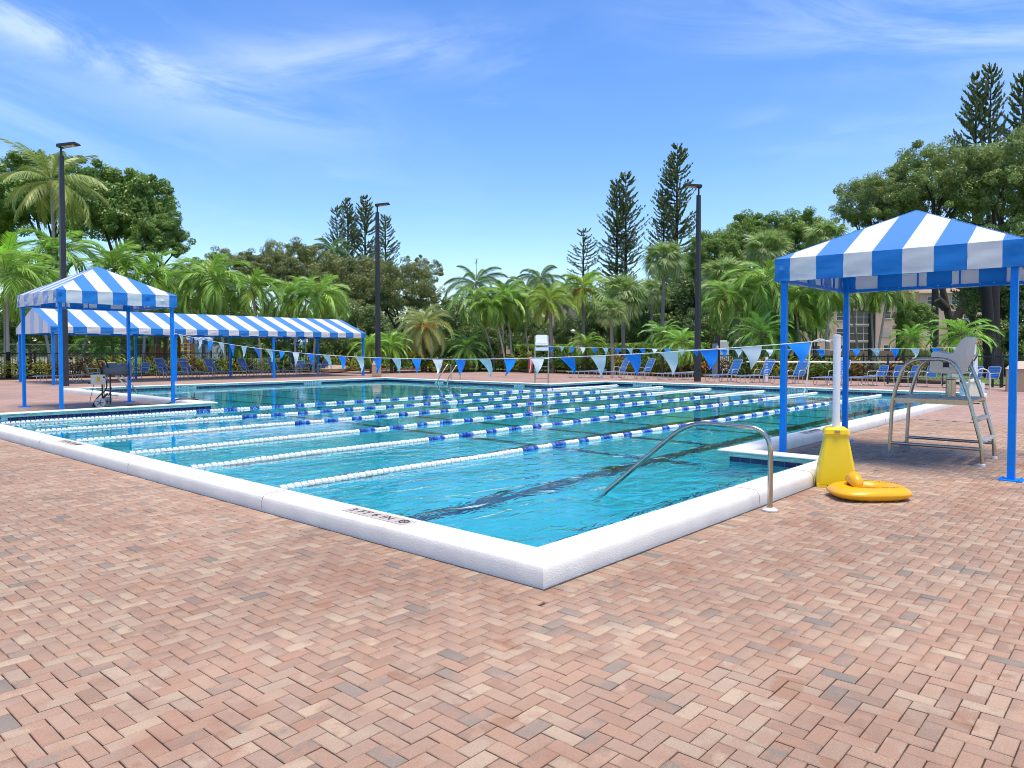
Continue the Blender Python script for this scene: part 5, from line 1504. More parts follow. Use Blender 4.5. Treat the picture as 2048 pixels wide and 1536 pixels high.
def frond_set(kind):
    if kind in FR: return FR[kind]
    out = []
    for k in range(3):
        if kind == 'adonidia': a = pinnate(10 + k, 2.2, 46, 0.85, 1.6 + 0.25 * k, 0.9, 0.5, width=0.058)
        elif kind == 'coconut': a = pinnate(20 + k, 4.6, 64, 1.2, 0.85 + 0.35 * k, 1.3, 0.15, width=0.07)
        elif kind == 'foxtail': a = pinnate(30 + k, 2.3, 46, 0.55, 1.45 + 0.25 * k, 0.35, 0.2, True, width=0.05)
        elif kind == 'pygmy': a = pinnate(40 + k, 1.75, 46, 0.42, 1.4 + 0.25 * k, 0.4, 0.3, width=0.036)
        elif kind == 'silver': a = pinnate(50 + k, 3.2, 56, 0.48, 1.35 + 0.25 * k, 0.25, 0.4, True, width=0.038)
        elif kind == 'areca': a = pinnate(60 + k, 3.2, 50, 0.85, 1.3 + 0.3 * k, 0.8, 0.3, width=0.055)
        elif kind == 'queen': a = pinnate(70 + k, 3.4, 48, 0.85, 1.5 + 0.3 * k, 1.6, 0.2, True, width=0.04)
        else: a = fan(80 + k, 1.0, 1.0, 38, 0.8 + 0.3 * k)
        out.append(npmesh('frond', a[0], a[1], [LEAF[kind], M_rachis], a[2], a[3]))
    FR[kind] = out
    return out
PK = {  # trunk radius, frond count, steepest and lowest elevation (degrees), crownshaft length, trunk material
    'adonidia': (0.085, 26, 80, -30, 0.7, 'pale'), 'coconut': (0.15, 24, 84, -38, 0, 'pale'), 'foxtail': (0.15, 18, 78, -30, 0.8, 'grey'),
    'pygmy': (0.09, 40, 82, -35, 0, 'brown'), 'silver': (0.22, 44, 84, -42, 0, 'brown'), 'sabal': (0.16, 46, 86, -48, 0, 'grey'),
    'areca': (0.06, 22, 84, 5, 0.4, 'pale'), 'queen': (0.15, 22, 80, -40, 0, 'grey')}
TRM = {'pale': M_trunk_pale, 'grey': M_trunk_grey, 'brown': M_trunk_brown}
M_fruit = mat('orange_fruit', (0.80, 0.20, 0.01), 0.5, var=0.3, scale=12)
M_deadfr = mat('dry_inflorescence', (0.42, 0.30, 0.10), 0.8, var=0.3)
def palm(kind, label, px, py, d, base_px=None, scale=1.0, tint=(1, 1, 1), group=None, fruit=None, burnt=False, name='palm_tree'):
    r, n, e1, e0, shaft, tm = PK[kind]
    top = W(px, d, H(py, d)); base = W(base_px if base_px is not None else px, d, 0.0)
    t = thing(name, label, 'palm', base, 0, group)
    h = top - base
    rd = random.Random(hash((kind, round(px), round(py))) % 99991 if False else int(px * 7 + py * 13))
    ln = h.length; k = 12
    side = Vector((-h.y, h.x, 0)); lean = Vector((h.x, h.y, 0))
    pts = []
    for i in range(k + 1):
        u = i / k
        pts.append(Vector((h.x * (u ** 1.35), h.y * (u ** 1.35), h.z * u)))
    rr = r * scale ** 0.5
    rs = [rr * (1.25 - 0.35 * min(1, i / 4) - 0.12 * i / k) for i in range(k + 1)]
    hz = max(0.2, h.z)
    if shaft:
        cut = max(1, int(k * (1 - shaft * scale / hz)))
        MB().tube(pts[:cut + 1], rs[:cut + 1], 9).build('trunk', TRM[tm], t, smooth=60)
        MB().tube(pts[cut:] , [rr * 1.15] + [rr * (0.95 - 0.4 * j / max(1, k - cut)) for j in range(1, k - cut + 1)], 9).build('crownshaft', M_shaft, t, smooth=60)
    else:
        MB().tube(pts, rs, 10).build('trunk', TRM[tm], t, smooth=60)
    if burnt:
        MB().tube(pts[:4], [q * 1.03 for q in rs[:4]], 9, cap=False).build('scorched_bark', mat('scorched_bark', (0.02, 0.018, 0.016), 0.95, var=0.5), t, smooth=60)
    topl = pts[-1]
    meshes = frond_set(kind)
    ga = 2.39996
    for i in range(n):
        u = (i + 0.5) / n
        el = e1 + (e0 - e1) * u ** (0.85) + rd.uniform(-7, 7)
        yaw = i * ga + rd.uniform(-.2, .2)
        o = link('frond', meshes[min(2, int(u * 3)) if rd.random() < 0.7 else rd.randrange(3)], t, topl + Vector((0, 0, -0.06 * u * scale * 3)))
        R = Matrix.Rotation(yaw, 4, 'Z') @ Matrix.Rotation(-radians(el), 4, 'Y') @ Matrix.Rotation(rd.uniform(-.5, .5), 4, 'X')
        o.rotation_euler = R.to_euler()
        sc = scale * rd.uniform(0.88, 1.1) * (0.72 + 0.28 * min(1, u * 3))
        o.scale = (sc,) * 3
        yel = max(0, u - 0.5) * 1.3 * rd.random()
        v = rd.uniform(0.95, 1.35)
        o.color = (tint[0] * v * (1 + 0.9 * yel), tint[1] * v * (1 + 0.25 * yel), tint[2] * v * (1 - 0.2 * yel), 1)
    if fruit:
        b = MB(); m_ = M_fruit if fruit in ('orange', 'small') else M_deadfr
        cnt = 16 if fruit == 'orange' else 9
        Rr = (1.05 if fruit == 'orange' else 0.55) * scale
        for i in range(cnt):
            a = rd.uniform(0, 2 * pi); rad = Rr * rd.uniform(0.5, 1.0); z = rd.uniform(-0.55, -0.05) * scale
            q = topl + Vector((rad * cos(a), rad * sin(a), z - (0.25 if fruit != 'orange' else 0)))
            b.tube([topl + Vector((0, 0, -0.1)), topl.lerp(q, 0.6) + Vector((0, 0, 0.12)), q], 0.014, 4)
            for j in range(9):
                c = q + Vector((rd.uniform(-.2, .2), rd.uniform(-.2, .2), rd.uniform(-.16, .12))) * scale
                b.lathe([(0.01, -0.05), (0.05, -0.02), (0.05, 0.02), (0.01, 0.05)], 5, Matrix.Translation(c))
        b.build('fruit_cluster', m_, t, smooth=60)
    return t

PG = 'slender feather palms behind the decks'
A = [  # Christmas-type feather palms
    ('feather palm with thick scorched grey trunk at the far left edge', 15, 545, 40, 17, 1.36, True, None),
    ('low feather palm above the left end of the small pavilion', 68, 560, 44, 104, 1.15, False, None),
    ('feather palm just left of the left lamp post', 118, 500, 46, 112, 1.30, False, None),
    ('feather palm directly behind the peak of the left pavilion', 232, 535, 46, 157, 1.42, False, None),
    ('feather palm right of the left pavilion peak, second from it', 300, 550, 47, 286, 1.36, False, None),
    ('feather palm behind the lamp side of the long canopy with pale leaning trunk', 425, 555, 49, 452, 1.47, False, None),
    ('feather palm with twisted white trunk top behind the middle of the long canopy', 505, 572, 50, 524, 1.0, False, 'dry'),
    ('left of two feather palms behind the right part of the long canopy', 585, 590, 51, 592, 1.05, False, 'dry'),
    ('right of two feather palms behind the right part of the long canopy', 640, 588, 51, 626, 1.15, False, None),
    ('feather palm with two leaning pale trunks left of centre', 950, 600, 54, 990, 1.0, False, 'dry'),
    ('feather palm leaning left just right of the two pale trunks', 985, 612, 53, 1012, 0.85, False, None),
    ('feather palm with hanging orange dead frond near the centre', 1012, 595, 54, 1025, 1.05, False, 'small'),
    ('feather palm right of the one with the orange dead frond', 1042, 608, 55, 1060, 0.95, False, None),
    ('feather palm with yellowing left fronds right of the right lamp post', 1456, 592, 45, 1477, 1.05, False, 'dry'),
    ('feather palm leaning over the left corner of the right canopy', 1535, 560, 44, 1573, 1.25, False, 'dry'),
    ('left of two feather palms below the left valance of the right canopy', 1588, 600, 43, 1604, 0.9, False, 'dry'),
    ('right of two feather palms below the left valance of the right canopy', 1612, 595, 44, 1626, 0.9, False, 'dry'),
    ('feather palm with dark thick trunk beside the white flag pole', 1660, 572, 42, 1650, 0.9, False, None),
    ('feather palm with reddish slanting trunk right of the rear canopy post', 1694, 572, 44, 1720, 0.75, False, None),
    ('feather palm with pale straight trunk in front of the apartment building', 1737, 568, 43, 1748, 0.8, False, None),
    ('feather palm with slanting trunk left of the round bush under the canopy', 1778, 568, 42, 1752, 0.78, False, None),
]
for lab, px, py, d, bpx, sc, burnt, fruit in A:
    palm('adonidia', lab, px, py, d, bpx, sc, (1, 1, 1), PG, fruit, burnt)
palm('coconut', 'tall coconut palm rising behind the left lamp post', 108, 362, 58, 117, 1.0, (1.1, 1.0, 0.9), None, 'small', name='coconut_palm')
palm('areca', 'bright green plume palm at the upper left edge', 12, 545, 44, 10, 1.15, (1.05, 1.1, 0.8), name='areca_palm')
palm('areca', 'pale green plume palm above the middle of the long canopy', 612, 590, 58, 612, 0.75, (1.0, 1.05, 0.9), name='areca_palm')
palm('silver', 'silvery date palm with ring of orange fruit behind the trash bin', 848, 648, 52, 848, 0.82, (1, 1, 1), None, 'orange', name='date_palm')
palm('foxtail', 'bushy foxtail palm directly behind the tall lifeguard chair', 1098, 600, 50, 1105, 0.95, (1.1, 1.0, 0.9), 'bushy foxtail palms', name='foxtail_palm')
palm('foxtail', 'taller foxtail palm with orange fruit under its crown right of the lifeguard chair', 1166, 572, 54, 1167, 1.0, (1.1, 1.05, 0.9), 'bushy foxtail palms', 'small', name='foxtail_palm')
for lab, px, py, d, bpx, sc in (
    ('fan palm with small lower crown and pale trunk behind the orange crotons', 1221, 622, 46, 1226, 0.62),
    ('large fan palm with wide grey green crown right of centre', 1243, 590, 50, 1248, 1.05),
    ('tall fan palm with slim trunk left of the right lamp post', 1328, 518, 56, 1323, 1.05),
    ('darker fan palm just behind the tall one left of the right lamp post', 1303, 585, 62, 1303, 0.9),
    ('dense fan palm right of the right lamp post', 1452, 560, 48, 1484, 1.15),
    ('tall fan palm showing above the feather palms left of the right canopy', 1532, 497, 58, 1530, 1.1),
    ('fan palm peeping over the left slope of the right canopy', 1650, 475, 56, 1655, 1.0)):
    palm('sabal', lab, px, py, d, bpx, sc, (1, 1, 1), 'fan palms', name='fan_palm')
for lab, px, py, d, bpx, sc, tint in (
    ('low date palm under the long canopy view, left of the play set', 205, 690, 46, 205, 1.15, (0.8, 0.8, 0.8)),
    ('low date palm behind the third post of the long canopy', 472, 690, 50, 472, 0.9, (0.9, 0.9, 0.7)),
    ('bright low date palm left of the middle lamp post', 742, 690, 49, 742, 0.95, (1.3, 1.2, 0.8)),
    ('bright low date palm right of the middle lamp post', 783, 688, 50, 783, 0.95, (1.3, 1.2, 0.8)),
    ('dark low date palm left of the leaning pale trunks', 936, 692, 53, 936, 1.15, (0.8, 0.9, 0.9)),
    ('low date palm with yellow lower fronds right of the foxtail palms', 1172, 688, 48, 1172, 0.85, (1.15, 1.0, 0.7)),
    ('low date palm left of the brightest one by the clipped hedge', 1325, 668, 44, 1325, 0.9, (0.95, 1.0, 0.9)),
    ('brightest low date palm just left of the right lamp post', 1362, 684, 42, 1362, 0.9, (1.3, 1.25, 0.9)),
    ('large dark low date palm left of the right canopy corner', 1522, 665, 42, 1522, 1.25, (0.85, 0.95, 0.9)),
    ('dark low date palm partly behind the left canopy post', 1572, 655, 44, 1572, 1.1, (0.8, 0.9, 0.9)),
    ('small pale date palm in front of the pink wall', 1632, 640, 52, 1632, 0.9, (1.1, 1.1, 1.0)),
    ('low date palm at the left foot of the round bush under the canopy', 1822, 676, 38, 1822, 0.75, (1.1, 1.1, 0.8)),
    ('large bright date palm behind the seat of the grey lifeguard stand', 1921, 668, 34, 1921, 0.95, (1.2, 1.2, 0.85))):
    palm('pygmy', lab, px, py, d, bpx, sc, tint, 'low bushy date palms', name='date_palm')
for lab, px, py, d, sc in (
    ('tall drooping queen palm with a spear leaf standing up, left of centre', 952, 566, 66, 0.95),
    ('tall dark palm crown above the leaning palms near the centre', 1006, 580, 66, 0.75),
    ('dark palm crown behind the lifeguard chair', 1052, 578, 68, 0.75),
    ('drooping queen palm with curled fronds above the foxtail palm', 1080, 560, 70, 0.9),
    ('queen palm on the skyline above the long canopy', 665, 500, 80, 0.85),
    ('dark queen palm low behind the large fan palm', 1222, 620, 62, 0.8),
    ('queen palm top behind the tan shrubs right of the foxtails', 1135, 585, 72, 0.6)):
    palm('queen', lab, px, py, d, px, sc, (1, 1, 1), 'queen palms in the background', name='queen_palm')
p = W(953, 66, H(560, 66)); t = thing('spear_leaf', 'single upright spear leaf with a tuft above the drooping queen palm', 'palm leaf', p)
b = MB().tube([(0, 0, 0), (0.02, 0, 1.8)], [0.03, 0.015], 5)
for k in range(10):
    a = k * 0.63; b.bar((0.02, 0, 1.7), (0.02 + 0.22 * cos(a), 0.22 * sin(a), 1.9 - 0.25 * (k % 3)), 0.03, 0.01)
b.build('leaf_spear', M_rachis, t)

# ------------------------------------------------------------------ broadleaf trees
def rand_dirs(n):
    v = rng.normal(size=(n, 3)); return v / np.linalg.norm(v, axis=1)[:, None]
def leaf_cloud(centres, radii, n_each, size, aspect=0.5, flat=0.0, up=0.35, droop=0.0):
    """leaf-sized faces scattered through clumps; returns verts, faces, shade"""
    k = len(centres); N_ = k * n_each
    c = np.repeat(centres, n_each, 0); r = np.repeat(radii, n_each)
    d = rand_dirs(N_); rad = r * (0.35 + 0.70 * rng.random(N_) ** 0.5)
    d2 = d.copy(); d2[:, 2] *= (1 - flat)
    p = c + d2 * rad[:, None]
    nrm = d * 0.6 + rand_dirs(N_) * 0.75 + np.array([0, 0, up]); nrm /= np.linalg.norm(nrm, axis=1)[:, None]
    u = np.cross(nrm, rand_dirs(N_)); u[:, 2] -= droop; u /= np.linalg.norm(u, axis=1)[:, None] + 1e-9
    v = np.cross(nrm, u)
    s = size * (0.6 + 0.8 * rng.random(N_))
    a = u * s[:, None]; b = v * (s * aspect)[:, None]
    V = np.stack([p - a, p + b - a * 0.1, p + a, p - b - a * 0.1], 1).reshape(-1, 3)
    F = np.arange(N_ * 4).reshape(-1, 4)
    cl = np.repeat(rng.random(k), n_each)
    sh = np.clip(0.5 * cl + 0.5 * rng.random(N_), 0, 1)
    return V, F, np.repeat(sh, 4)
def unit_crown(name, m, clumps, n_each, size, rc=(0.13, 0.26), squash=0.8, aspect=0.5, hollow=0.55, flat=0.25, low=-0.55):
    d = rand_dirs(clumps * 3); d = d[d[:, 2] > low][:clumps]
    rad = hollow + (1 - hollow) * rng.random(len(d)) ** 0.6
    lump = 0.82 + 0.18 * np.sin(d[:, 0] * 5 + 1) * np.cos(d[:, 1] * 4 + d[:, 2] * 3)
    c = d * (rad * lump)[:, None]; c[:, 2] *= squash
    r = rng.uniform(rc[0], rc[1], len(c))
    V, F, S = leaf_cloud(c, r, n_each, size, aspect, flat)
    return npmesh(name, V, F, m, S), c
L_ficus = leafmat('dark_glossy_leaf', (0.081, 0.177, 0.026), (0.293, 0.436, 0.069), 0.42)
L_oak = leafmat('oak_leaf', (0.138, 0.217, 0.056), (0.378, 0.470, 0.116), 0.42)
L_olive = leafmat('olive_leaf', (0.115, 0.155, 0.04), (0.34, 0.37, 0.10), 0.42)
L_mid = leafmat('mid_green_leaf', (0.103, 0.207, 0.034), (0.340, 0.478, 0.077), 0.42)
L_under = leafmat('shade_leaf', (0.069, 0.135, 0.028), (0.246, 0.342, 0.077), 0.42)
CROWNS = {
    'ficus': [unit_crown('crown', L_ficus, 230, 230, 0.023, (0.07, 0.17), 0.85, 0.5, 0.45) for _ in range(2)],
    'oak': [unit_crown('crown', L_oak, 300, 210, 0.018, (0.05, 0.14), 0.8, 0.42, 0.35) for _ in range(2)],
    'olive': [unit_crown('crown', L_olive, 260, 200, 0.018, (0.055, 0.15), 0.85, 0.42, 0.4) for _ in range(2)],
    'mid': [unit_crown('crown', L_mid, 230, 200, 0.022, (0.07, 0.17), 0.85, 0.5, 0.45) for _ in range(2)],
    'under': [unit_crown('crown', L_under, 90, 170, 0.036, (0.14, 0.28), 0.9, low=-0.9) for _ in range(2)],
    'sparse': [unit_crown('crown', L_olive, 70, 130, 0.024, (0.06, 0.14), 0.9, 0.4, 0.3) for _ in range(1)],
}
def tree(kind, label, px, py, d, rw, rh, group=None, bark=None, name='broadleaf_tree', cat='tree', base_px=None, trunk_r=None, forks=6):
    """px,py: middle of the crown; rw,rh: half width and half height in photo pixels at distance d"""
    s = d / FPX; base = W(base_px if base_px is not None else px, d); top = W(px, d, H(py, d)) - base
    t = thing(name, label, cat, base, 0, group)
    rd = random.Random(int(px * 3 + py)); me, cl = CROWNS[kind][rd.randrange(len(CROWNS[kind]))]
    sx, sz = rw * s, rh * s / 0.85; yaw = rd.uniform(0, 6.28)
    o = link('crown', me, t, top, (0, 0, yaw), (sx, sx, sz))
    r = trunk_r or max(0.10, sx * 0.055)
    b = MB(); fork = top * 0.42
    fork.z = max(0.4, top.z - sz * 0.85)
    b.tube([(0, 0, -0.1), fork * 0.5 + Vector((rd.uniform(-.1, .1), rd.uniform(-.1, .1), 0)), fork], [r * 1.4, r, r * 0.85], 8)
    R = Matrix.Rotation(yaw, 3, 'Z')
    for i in range(forks):
        c = cl[rd.randrange(len(cl))]; e = top + R @ Vector((c[0] * sx, c[1] * sx, c[2] * sz)) * 0.85
        m1 = fork.lerp(e, 0.5) + Vector((rd.uniform(-.15, .15), rd.uniform(-.15, .15), 0.08)) * sx
        b.tube([fork, fork.lerp(m1, 0.5) + Vector((rd.uniform(-.06, .06), rd.uniform(-.06, .06), 0.0)) * sx, m1, e], [r * 0.7, r * 0.5, r * 0.33, r * 0.12], 6)
    b.build('trunk', bark or M_bark, t, smooth=60)
    return t
BT = 'big leafy trees behind the palms'
for k in (
    ('ficus', 'broad dark leafy tree beside the coconut palm with its edge against the sky', 250, 432, 66, 118, 112),
    ('ficus', 'leafy tree behind the coconut palm crown', 105, 400, 70, 120, 105),
    ('ficus', 'leafy tree cut by the left edge of the photo', -70, 430, 70, 120, 120),
    ('ficus', 'low rounded tree right of the broad dark tree with a sky gap under it', 318, 478, 64, 68, 66),
    ('mid', 'low green tree behind the feather palms right of the left pavilion', 385, 590, 62, 80, 75),
    ('mid', 'green tree at the skyline gap between the dark tree and the olive trees', 408, 555, 72, 48, 42),
    ('olive', 'leftmost of the olive coloured trees behind the long canopy', 478, 548, 76, 80, 58),
    ('olive', 'olive coloured tree with tallest top left of the four thin conifers', 590, 552, 78, 100, 84),
    ('olive', 'wide olive tree below the four thin conifers', 700, 585, 74, 110, 92),
    ('olive', 'olive tree right of the middle lamp post', 800, 592, 72, 92, 84),
    ('sparse', 'thin topped olive tree at the right end of the olive trees', 842, 545, 78, 55, 48),
    ('olive', 'low olive tree behind the right end of the long canopy', 690, 650, 66, 90, 62),
    ('mid', 'green tree just right of the right lamp post with rounded top', 1425, 520, 66, 68, 68),
    ('mid', 'green tree behind the tall fan palm on the right skyline', 1500, 490, 72, 78, 72),
    ('mid', 'green tree with bare grey twigs on top left of the great oak', 1592, 482, 70, 75, 70),
    ('under', 'dark tree in the shade below the right skyline trees', 1400, 620, 66, 80, 72),
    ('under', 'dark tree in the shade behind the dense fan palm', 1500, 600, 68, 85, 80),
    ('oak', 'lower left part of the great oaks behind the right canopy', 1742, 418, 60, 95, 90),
    ('oak', 'middle one of the great oaks directly above the right canopy peak', 1868, 378, 58, 118, 115),
    ('oak', 'highest of the great oaks at the right edge', 2000, 372, 56, 125, 125),
    ('oak', 'great oak beyond the right edge of the photo', 2110, 430, 54, 120, 130),
    ('oak', 'low oak filling the space behind the canopy slope', 1800, 505, 62, 130, 62)):
    tree(*k, group=BT)
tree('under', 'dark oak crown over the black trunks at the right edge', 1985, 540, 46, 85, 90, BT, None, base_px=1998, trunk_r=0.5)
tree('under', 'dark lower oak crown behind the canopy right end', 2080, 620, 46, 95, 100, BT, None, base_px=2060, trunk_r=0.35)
t = thing('oak_trunk', 'pair of thick black oak trunks leaning apart behind the gate fence', 'tree trunk', W(1985, 40))
for a, c, r0 in (((-0.3, 0, 0), (-0.75, 0.3, 5.5), 0.36), ((0.25, 0, 0), (1.25, 0.2, 6.5), 0.36)):
    MB().tube([a, Vector(a).lerp(Vector(c), 0.5) + Vector((0.1, 0, 0)), c], [r0, r0 * 0.8, r0 * 0.7], 10).build('trunk', mat('black_bark', (0.018, 0.016, 0.016), 0.95, var=0.4, bump=0.8, bscale=14), t, smooth=60)
t = thing('oak_trunk', 'forked dark oak trunk seen under the right canopy before the apartment building', 'tree trunk', W(1900, 50))
fR = lambda q: RT * q[0] + FW * 0.0 + Vector((0, 0, q[1]))
for pts in ([(0.2, 0), (0.1, 3.0), (-0.35, 4.6), (-0.9, 7.0)], [(0.1, 3.0), (0.9, 4.8), (0.8, 7.0)], [(-0.35, 4.4), (-0.9, 5.0), (-0.5, 3.2), (-0.3, 2.6)][:2]):
    MB().tube([fR(q) for q in pts], [0.30, 0.27, 0.22, 0.18][:len(pts)], 9).build('limb', M_bark, t, smooth=60)

# ------------------------------------------------------------------ tall conifers (whorled branches with tufted tips)
L_pine = leafmat('conifer_needle', (0.09, 0.14, 0.05), (0.24, 0.30, 0.10), 0.3)
def conifer_mesh(seed, whorls, dens, open_=0.0):
    r = np.random.default_rng(seed); rd = random.Random(seed); V, F, S = [], [], []; b = MB()
    b.tube([(0, 0, 0), (0.002, 0, 0.5), (0, 0, 1.0)], [0.011, 0.008, 0.001], 6)
    for w in range(whorls):
        z = 0.06 + 0.93 * (w / whorls) ** 0.92
        prof_ = min(1.0, (1.0 - z) * 2.6 + 0.20) * (0.75 + 0.25 * rd.random())
        L = 0.115 * prof_
        nb_ = 6 if z < 0.9 else 5
        for k in range(nb_):
            if rd.random() < open_: continue
            a = rd.uniform(0, 2 * pi); l = L * rd.uniform(0.75, 1.15); rise = 0.25 + 0.55 * z
            pts = []
            for q in range(5):
                u = q / 4; pts.append(Vector((l * u * cos(a), l * u * sin(a), z + l * (rise * u * u - 0.06 * u))))
            b.tube(pts, [0.0018, 0.0016, 0.0014, 0.001, 0.0006], 3, cap=False)
            for q in range(dens):
                u = 0.22 + 0.78 * (q + rd.random() * 0.7) / dens
                i = min(3, int(u * 4)); p = pts[i].lerp(pts[i + 1], u * 4 - i)
                d = (pts[i + 1] - pts[i]).normalized()
                for h in range(3):
                    n = Vector((rd.gauss(0, 1), rd.gauss(0, 1), rd.gauss(0, 1))); sd = d.cross(n)
                    if sd.length < 1e-3: continue
                    sd = sd.normalized(); ln = 0.0125 * rd.uniform(0.7, 1.5); wd = 0.0044
                    dd = (d + Vector((0, 0, 0.5)) + sd * rd.uniform(-.9, .9)).normalized()
                    o = len(V); V += [p - sd * wd, p + dd * ln * 0.5 + sd * wd * 0.3 + d.cross(sd) * wd, p + dd * ln, p + sd * wd]; F.append((o, o + 1, o + 2, o + 3)); S += [rd.random()] * 4
    Vb = np.array(b.v); Fb = np.array([f for f in b.f if len(f) == 4])
    trunk = npmesh('trunk', Vb, Fb, M_bark)
    crown = npmesh('crown', np.array([tuple(v) for v in V]), np.array(F), L_pine, np.array(S))
    return trunk, crown
CON = [conifer_mesh(1, 56, 8, 0.06), conifer_mesh(2, 48, 7, 0.2), conifer_mesh(3, 34, 6, 0.25)]
for lab, px, top, d, v, fat in (
    ('leftmost of the four thin conifers on the left skyline', 676, 412, 120, 1, 0.85), ('second from left of the four thin conifers on the left skyline', 697, 396, 118, 0, 0.8),
    ('tallest of the four thin conifers, just left of the middle lamp post', 732, 392, 118, 0, 0.95), ('rightmost and lowest of the four thin conifers, right of the middle lamp post', 772, 430, 116, 1, 1.0),
    ('short sparse conifer above the foxtail palms', 1166, 457, 90, 2, 1.35), ('left of the joined pair of conifers right of centre', 1233, 360, 92, 0, 0.95),
    ('right and taller of the joined pair of conifers right of centre', 1250, 344, 92, 1, 0.95), ('shorter conifer tucked left against the tallest one near the right lamp post', 1326, 378, 92, 1, 0.9),
    ('tallest conifer on the skyline beside the right lamp post', 1352, 290, 92, 0, 1.0),
    ('left of the three conifers rising above the great oaks', 1944, 150, 82, 0, 0.75), ('middle and tallest of the three conifers above the great oaks', 1972, 135, 82, 1, 0.75),
    ('right conifer above the great oaks at the photo edge', 2036, 147, 80, 0, 0.8)):
    h = H(top, d); t = thing('conifer', lab, 'conifer', W(px, d), random.uniform(0, 6), 'tall conifers on the skyline')
    tr, cr = CON[v]
    for nm, me in (('trunk', tr), ('crown', cr)):
        link(nm, me, t, (0, 0, 0), None, (h * fat * 1.1, h * fat * 1.1, h))

# ------------------------------------------------------------------ understory, hedges and crotons
UG = 'dark green shrubs filling the space behind the palms'
for px, d, h_ in ((0, 0, 0),):
    arc = np.linspace(-500, 2600, 420); P_ = np.array([tuple(W(p, 175 + 15 * sin(p * 0.01), 0)) for p in arc])
    reps = 4; c_ = np.repeat(P_, reps, 0) + rng.normal(0, 1.2, (len(P_) * reps, 3)) * np.array([2, 2, 0]); c_[:, 2] = rng.uniform(0.5, 9.5, len(c_))
    V_, F_, S_ = leaf_cloud(c_, rng.uniform(1.6, 3.0, len(c_)), 22, 0.9, 0.6)
    link('distant_woods', npmesh('distant_woods', V_, F_, L_mid, S_), kind='stuff')
UL = ['at the far left edge', 'left of the left pavilion', 'behind the left pavilion roof corner', 'right of the left pavilion', 'behind the second palm of the long canopy', 'behind the pair of palms over the long canopy', 'behind the right end of the long canopy',
      'left of the middle lamp post', 'between the middle lamp post and the orange fruited palm', 'behind the orange fruited date palm', 'under the queen palm with the spear leaf', 'behind the two leaning pale trunks', 'before the left pink house',
      'directly behind the tall lifeguard chair', 'between the foxtail palms', 'between the taller foxtail and the large fan palm', 'right of the large fan palm', 'left of the right lamp post', 'right of the right lamp post', 'behind the short black post',
      'left of the right canopy corner', 'behind the left post of the right canopy', 'high behind the right lamp post', 'at the far right edge behind the gate fence']
n_ = 0
for px, py, d, rw, rh in ((-10, 650, 52, 60, 60), (60, 640, 54, 55, 50), (225, 640, 55, 60, 45), (330, 620, 56, 60, 60), (460, 640, 58, 60, 55), (560, 655, 60, 55, 50), (660, 690, 60, 50, 42),
                          (735, 660, 62, 55, 55), (790, 695, 54, 45, 38), (860, 705, 54, 60, 34), (905, 650, 60, 48, 60), (960, 690, 58, 50, 45), (1010, 650, 74, 50, 55), (1065, 670, 62, 36, 44),
                          (1130, 665, 66, 28, 40), (1195, 650, 62, 45, 60), (1270, 660, 64, 50, 62), (1340, 640, 66, 55, 62), (1410, 660, 60, 50, 50), (1480, 670, 56, 48, 45), (1550, 640, 56, 50, 60),
                          (1625, 610, 60, 45, 55), (1400, 570, 70, 60, 60), (2030, 690, 44, 60, 50)):
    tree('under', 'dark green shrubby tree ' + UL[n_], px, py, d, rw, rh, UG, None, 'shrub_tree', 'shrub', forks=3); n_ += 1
tree('mid', 'big round feathery green bush in front of the apartment building', 1828, 640, 42, 42, 44, None, None, 'round_bush', 'bush', forks=3)

def hedge(label, A, B, h, w_, m, n):
    A, B = Vector(A), Vector(B); u = B - A; L = u.length
    t = thing('hedge', label, 'hedge', A, atan2(u.y, u.x))
    c = np.stack([rng.uniform(0, L, n), rng.uniform(-w_ / 2, w_ / 2, n), rng.uniform(0.1, h, n)], 1)
    V, F, S = leaf_cloud(c, np.full(n, 0.16), 26, 0.07, 0.5)
    V[:, 2] = np.minimum(V[:, 2], h + 0.06 * rng.random(len(V)))
    link('foliage', npmesh('foliage', V, F, m, S), t)
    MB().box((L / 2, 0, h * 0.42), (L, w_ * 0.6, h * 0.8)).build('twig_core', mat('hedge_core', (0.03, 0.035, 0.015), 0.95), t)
L_hedge = leafmat('hedge_leaf', (0.153, 0.289, 0.034), (0.378, 0.532, 0.070), 0.3)
hedge('clipped bright green hedge behind the far pennants right of centre', W(1165, 55), W(1420, 52), 2.05, 1.2, L_hedge, 1500)
hedge('clipped green hedge behind the lifeguard chair', W(1030, 58), W(1150, 58), 2.0, 1.2, L_hedge, 800)
hedge('dark clipped hedge behind the row of blue chairs', W(1560, 43.5), W(1720, 41.5), 1.15, 1.0, leafmat('dark_hedge_leaf', (0.085, 0.170, 0.034), (0.224, 0.364, 0.070), 0.3), 700)

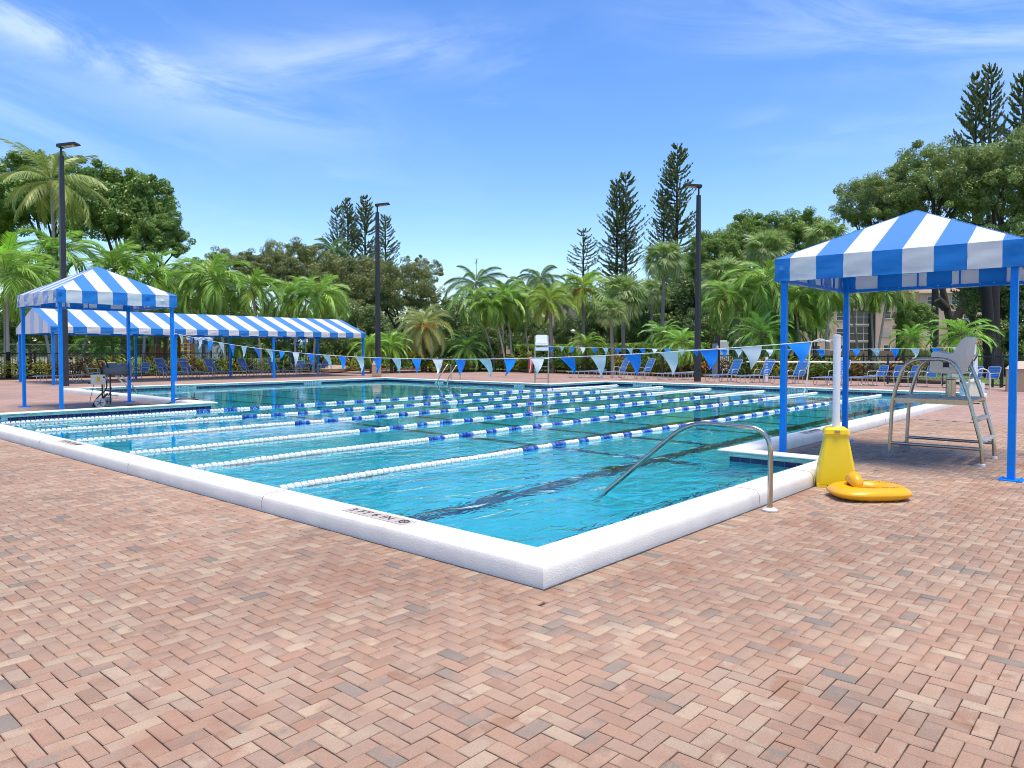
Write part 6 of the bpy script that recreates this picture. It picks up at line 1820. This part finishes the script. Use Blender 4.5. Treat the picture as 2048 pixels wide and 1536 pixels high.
def croton_mesh(seed, c1, c2, n=170):
    rd = random.Random(seed); V, F, S = [], [], []
    for i in range(n):
        a = rd.uniform(0, 2 * pi); r = 0.42 * sqrt(rd.random()); z = 0.12 + 0.75 * rd.random() * (1 - 0.5 * (r / 0.42) ** 2)
        d = Vector((cos(a) * (0.4 + r), sin(a) * (0.4 + r), rd.uniform(0.2, 1.0)))
        strip_leaf(V, F, S, Vector((r * cos(a), r * sin(a), z)), d, rd.uniform(0.16, 0.30), 0.075, 0.9, rd.random(), 3)
    return npmesh('foliage', np.array([tuple(v) for v in V]), np.array(F), leafmat('croton_leaf_%d' % seed, c1, c2, 0.3), np.array(S))
CR = {'yellow-green': [croton_mesh(101, (0.10, 0.17, 0.02), (0.48, 0.46, 0.05)), croton_mesh(102, (0.13, 0.19, 0.02), (0.50, 0.42, 0.04))],
      'orange': [croton_mesh(103, (0.12, 0.11, 0.02), (0.48, 0.17, 0.03))], 'dark red': [croton_mesh(104, (0.035, 0.03, 0.015), (0.16, 0.05, 0.03))],
      'green': [croton_mesh(105, (0.06, 0.13, 0.02), (0.22, 0.34, 0.05))]}
stem_me = MB().tube([(0, 0, 0), (0.02, 0, 0.5)], [0.03, 0.015], 5).mesh('stem', M_bark)
def croton(colour, where, x, y, s):
    t = thing('croton_shrub', '%s croton shrub planted %s' % (colour, where), 'shrub', (x, y, 0.02), random.uniform(0, 6), '%s crotons %s' % (colour, where))
    o = link('foliage', random.choice(CR[colour]), t); o.scale = (s * 1.15, s * 1.15, s * random.uniform(0.9, 1.15))
    link('stem', stem_me, t)
def patch(v):  # colour runs along the bed in patches, as planted
    k = sin(v * 1.3) + 0.6 * sin(v * 2.9 + 1)
    return 'yellow-green' if k > 0.25 else ('green' if k > -0.35 else ('orange' if k > -0.6 else 'dark red'))
for row, yy in enumerate((45.7, 46.7)):
    for i in range(23):
        x = 8.5 + i * 1.12 + random.uniform(-.25, .25) + row * 0.5
        croton(patch(x * 0.9 + row), 'along the bed behind the long canopy', x, yy + random.uniform(-.2, .2), random.uniform(1.0, 1.45) + 0.15 * row)
for row, xx in enumerate((39.4, 40.5)):
    for i in range(32):
        y = 9.0 + i * 1.1 + random.uniform(-.25, .25)
        far = y > 27
        c = patch(y * 0.55 + row + 2.0) if not far else random.choice(('yellow-green', 'green', 'green'))
        croton(c, 'along the bed behind the far right loungers' if not far else 'along the bed behind the tall lifeguard chair', xx + random.uniform(-.2, .2), y, random.uniform(0.95, 1.4) + 0.15 * row + (0.25 if far else 0))
for k in range(9):
    p = W(720 + k * 26, 50.5 + (k % 3) * 0.7)
    croton('green' if k % 2 else 'yellow-green', 'in the corner bed right of the trash bin', p.x, p.y, random.uniform(1.2, 1.6))
t = thing('boulder', 'tan boulder lying in the bed near the right end of the long canopy', 'boulder', W(672, 50), 0.3)
b = MB().lathe([(0.3, 0), (1.0, 0.1), (1.1, 0.3), (0.7, 0.5), (0.2, 0.55)], 12); b.v = [(x * 1.3 + 0.1 * sin(z * 9 + y * 3), y * 0.6, z) for x, y, z in b.v]
b.build('stone', mat('tan_stone', (0.42, 0.31, 0.21), 0.9, var=0.25, bump=0.6, bscale=8), t, smooth=60)
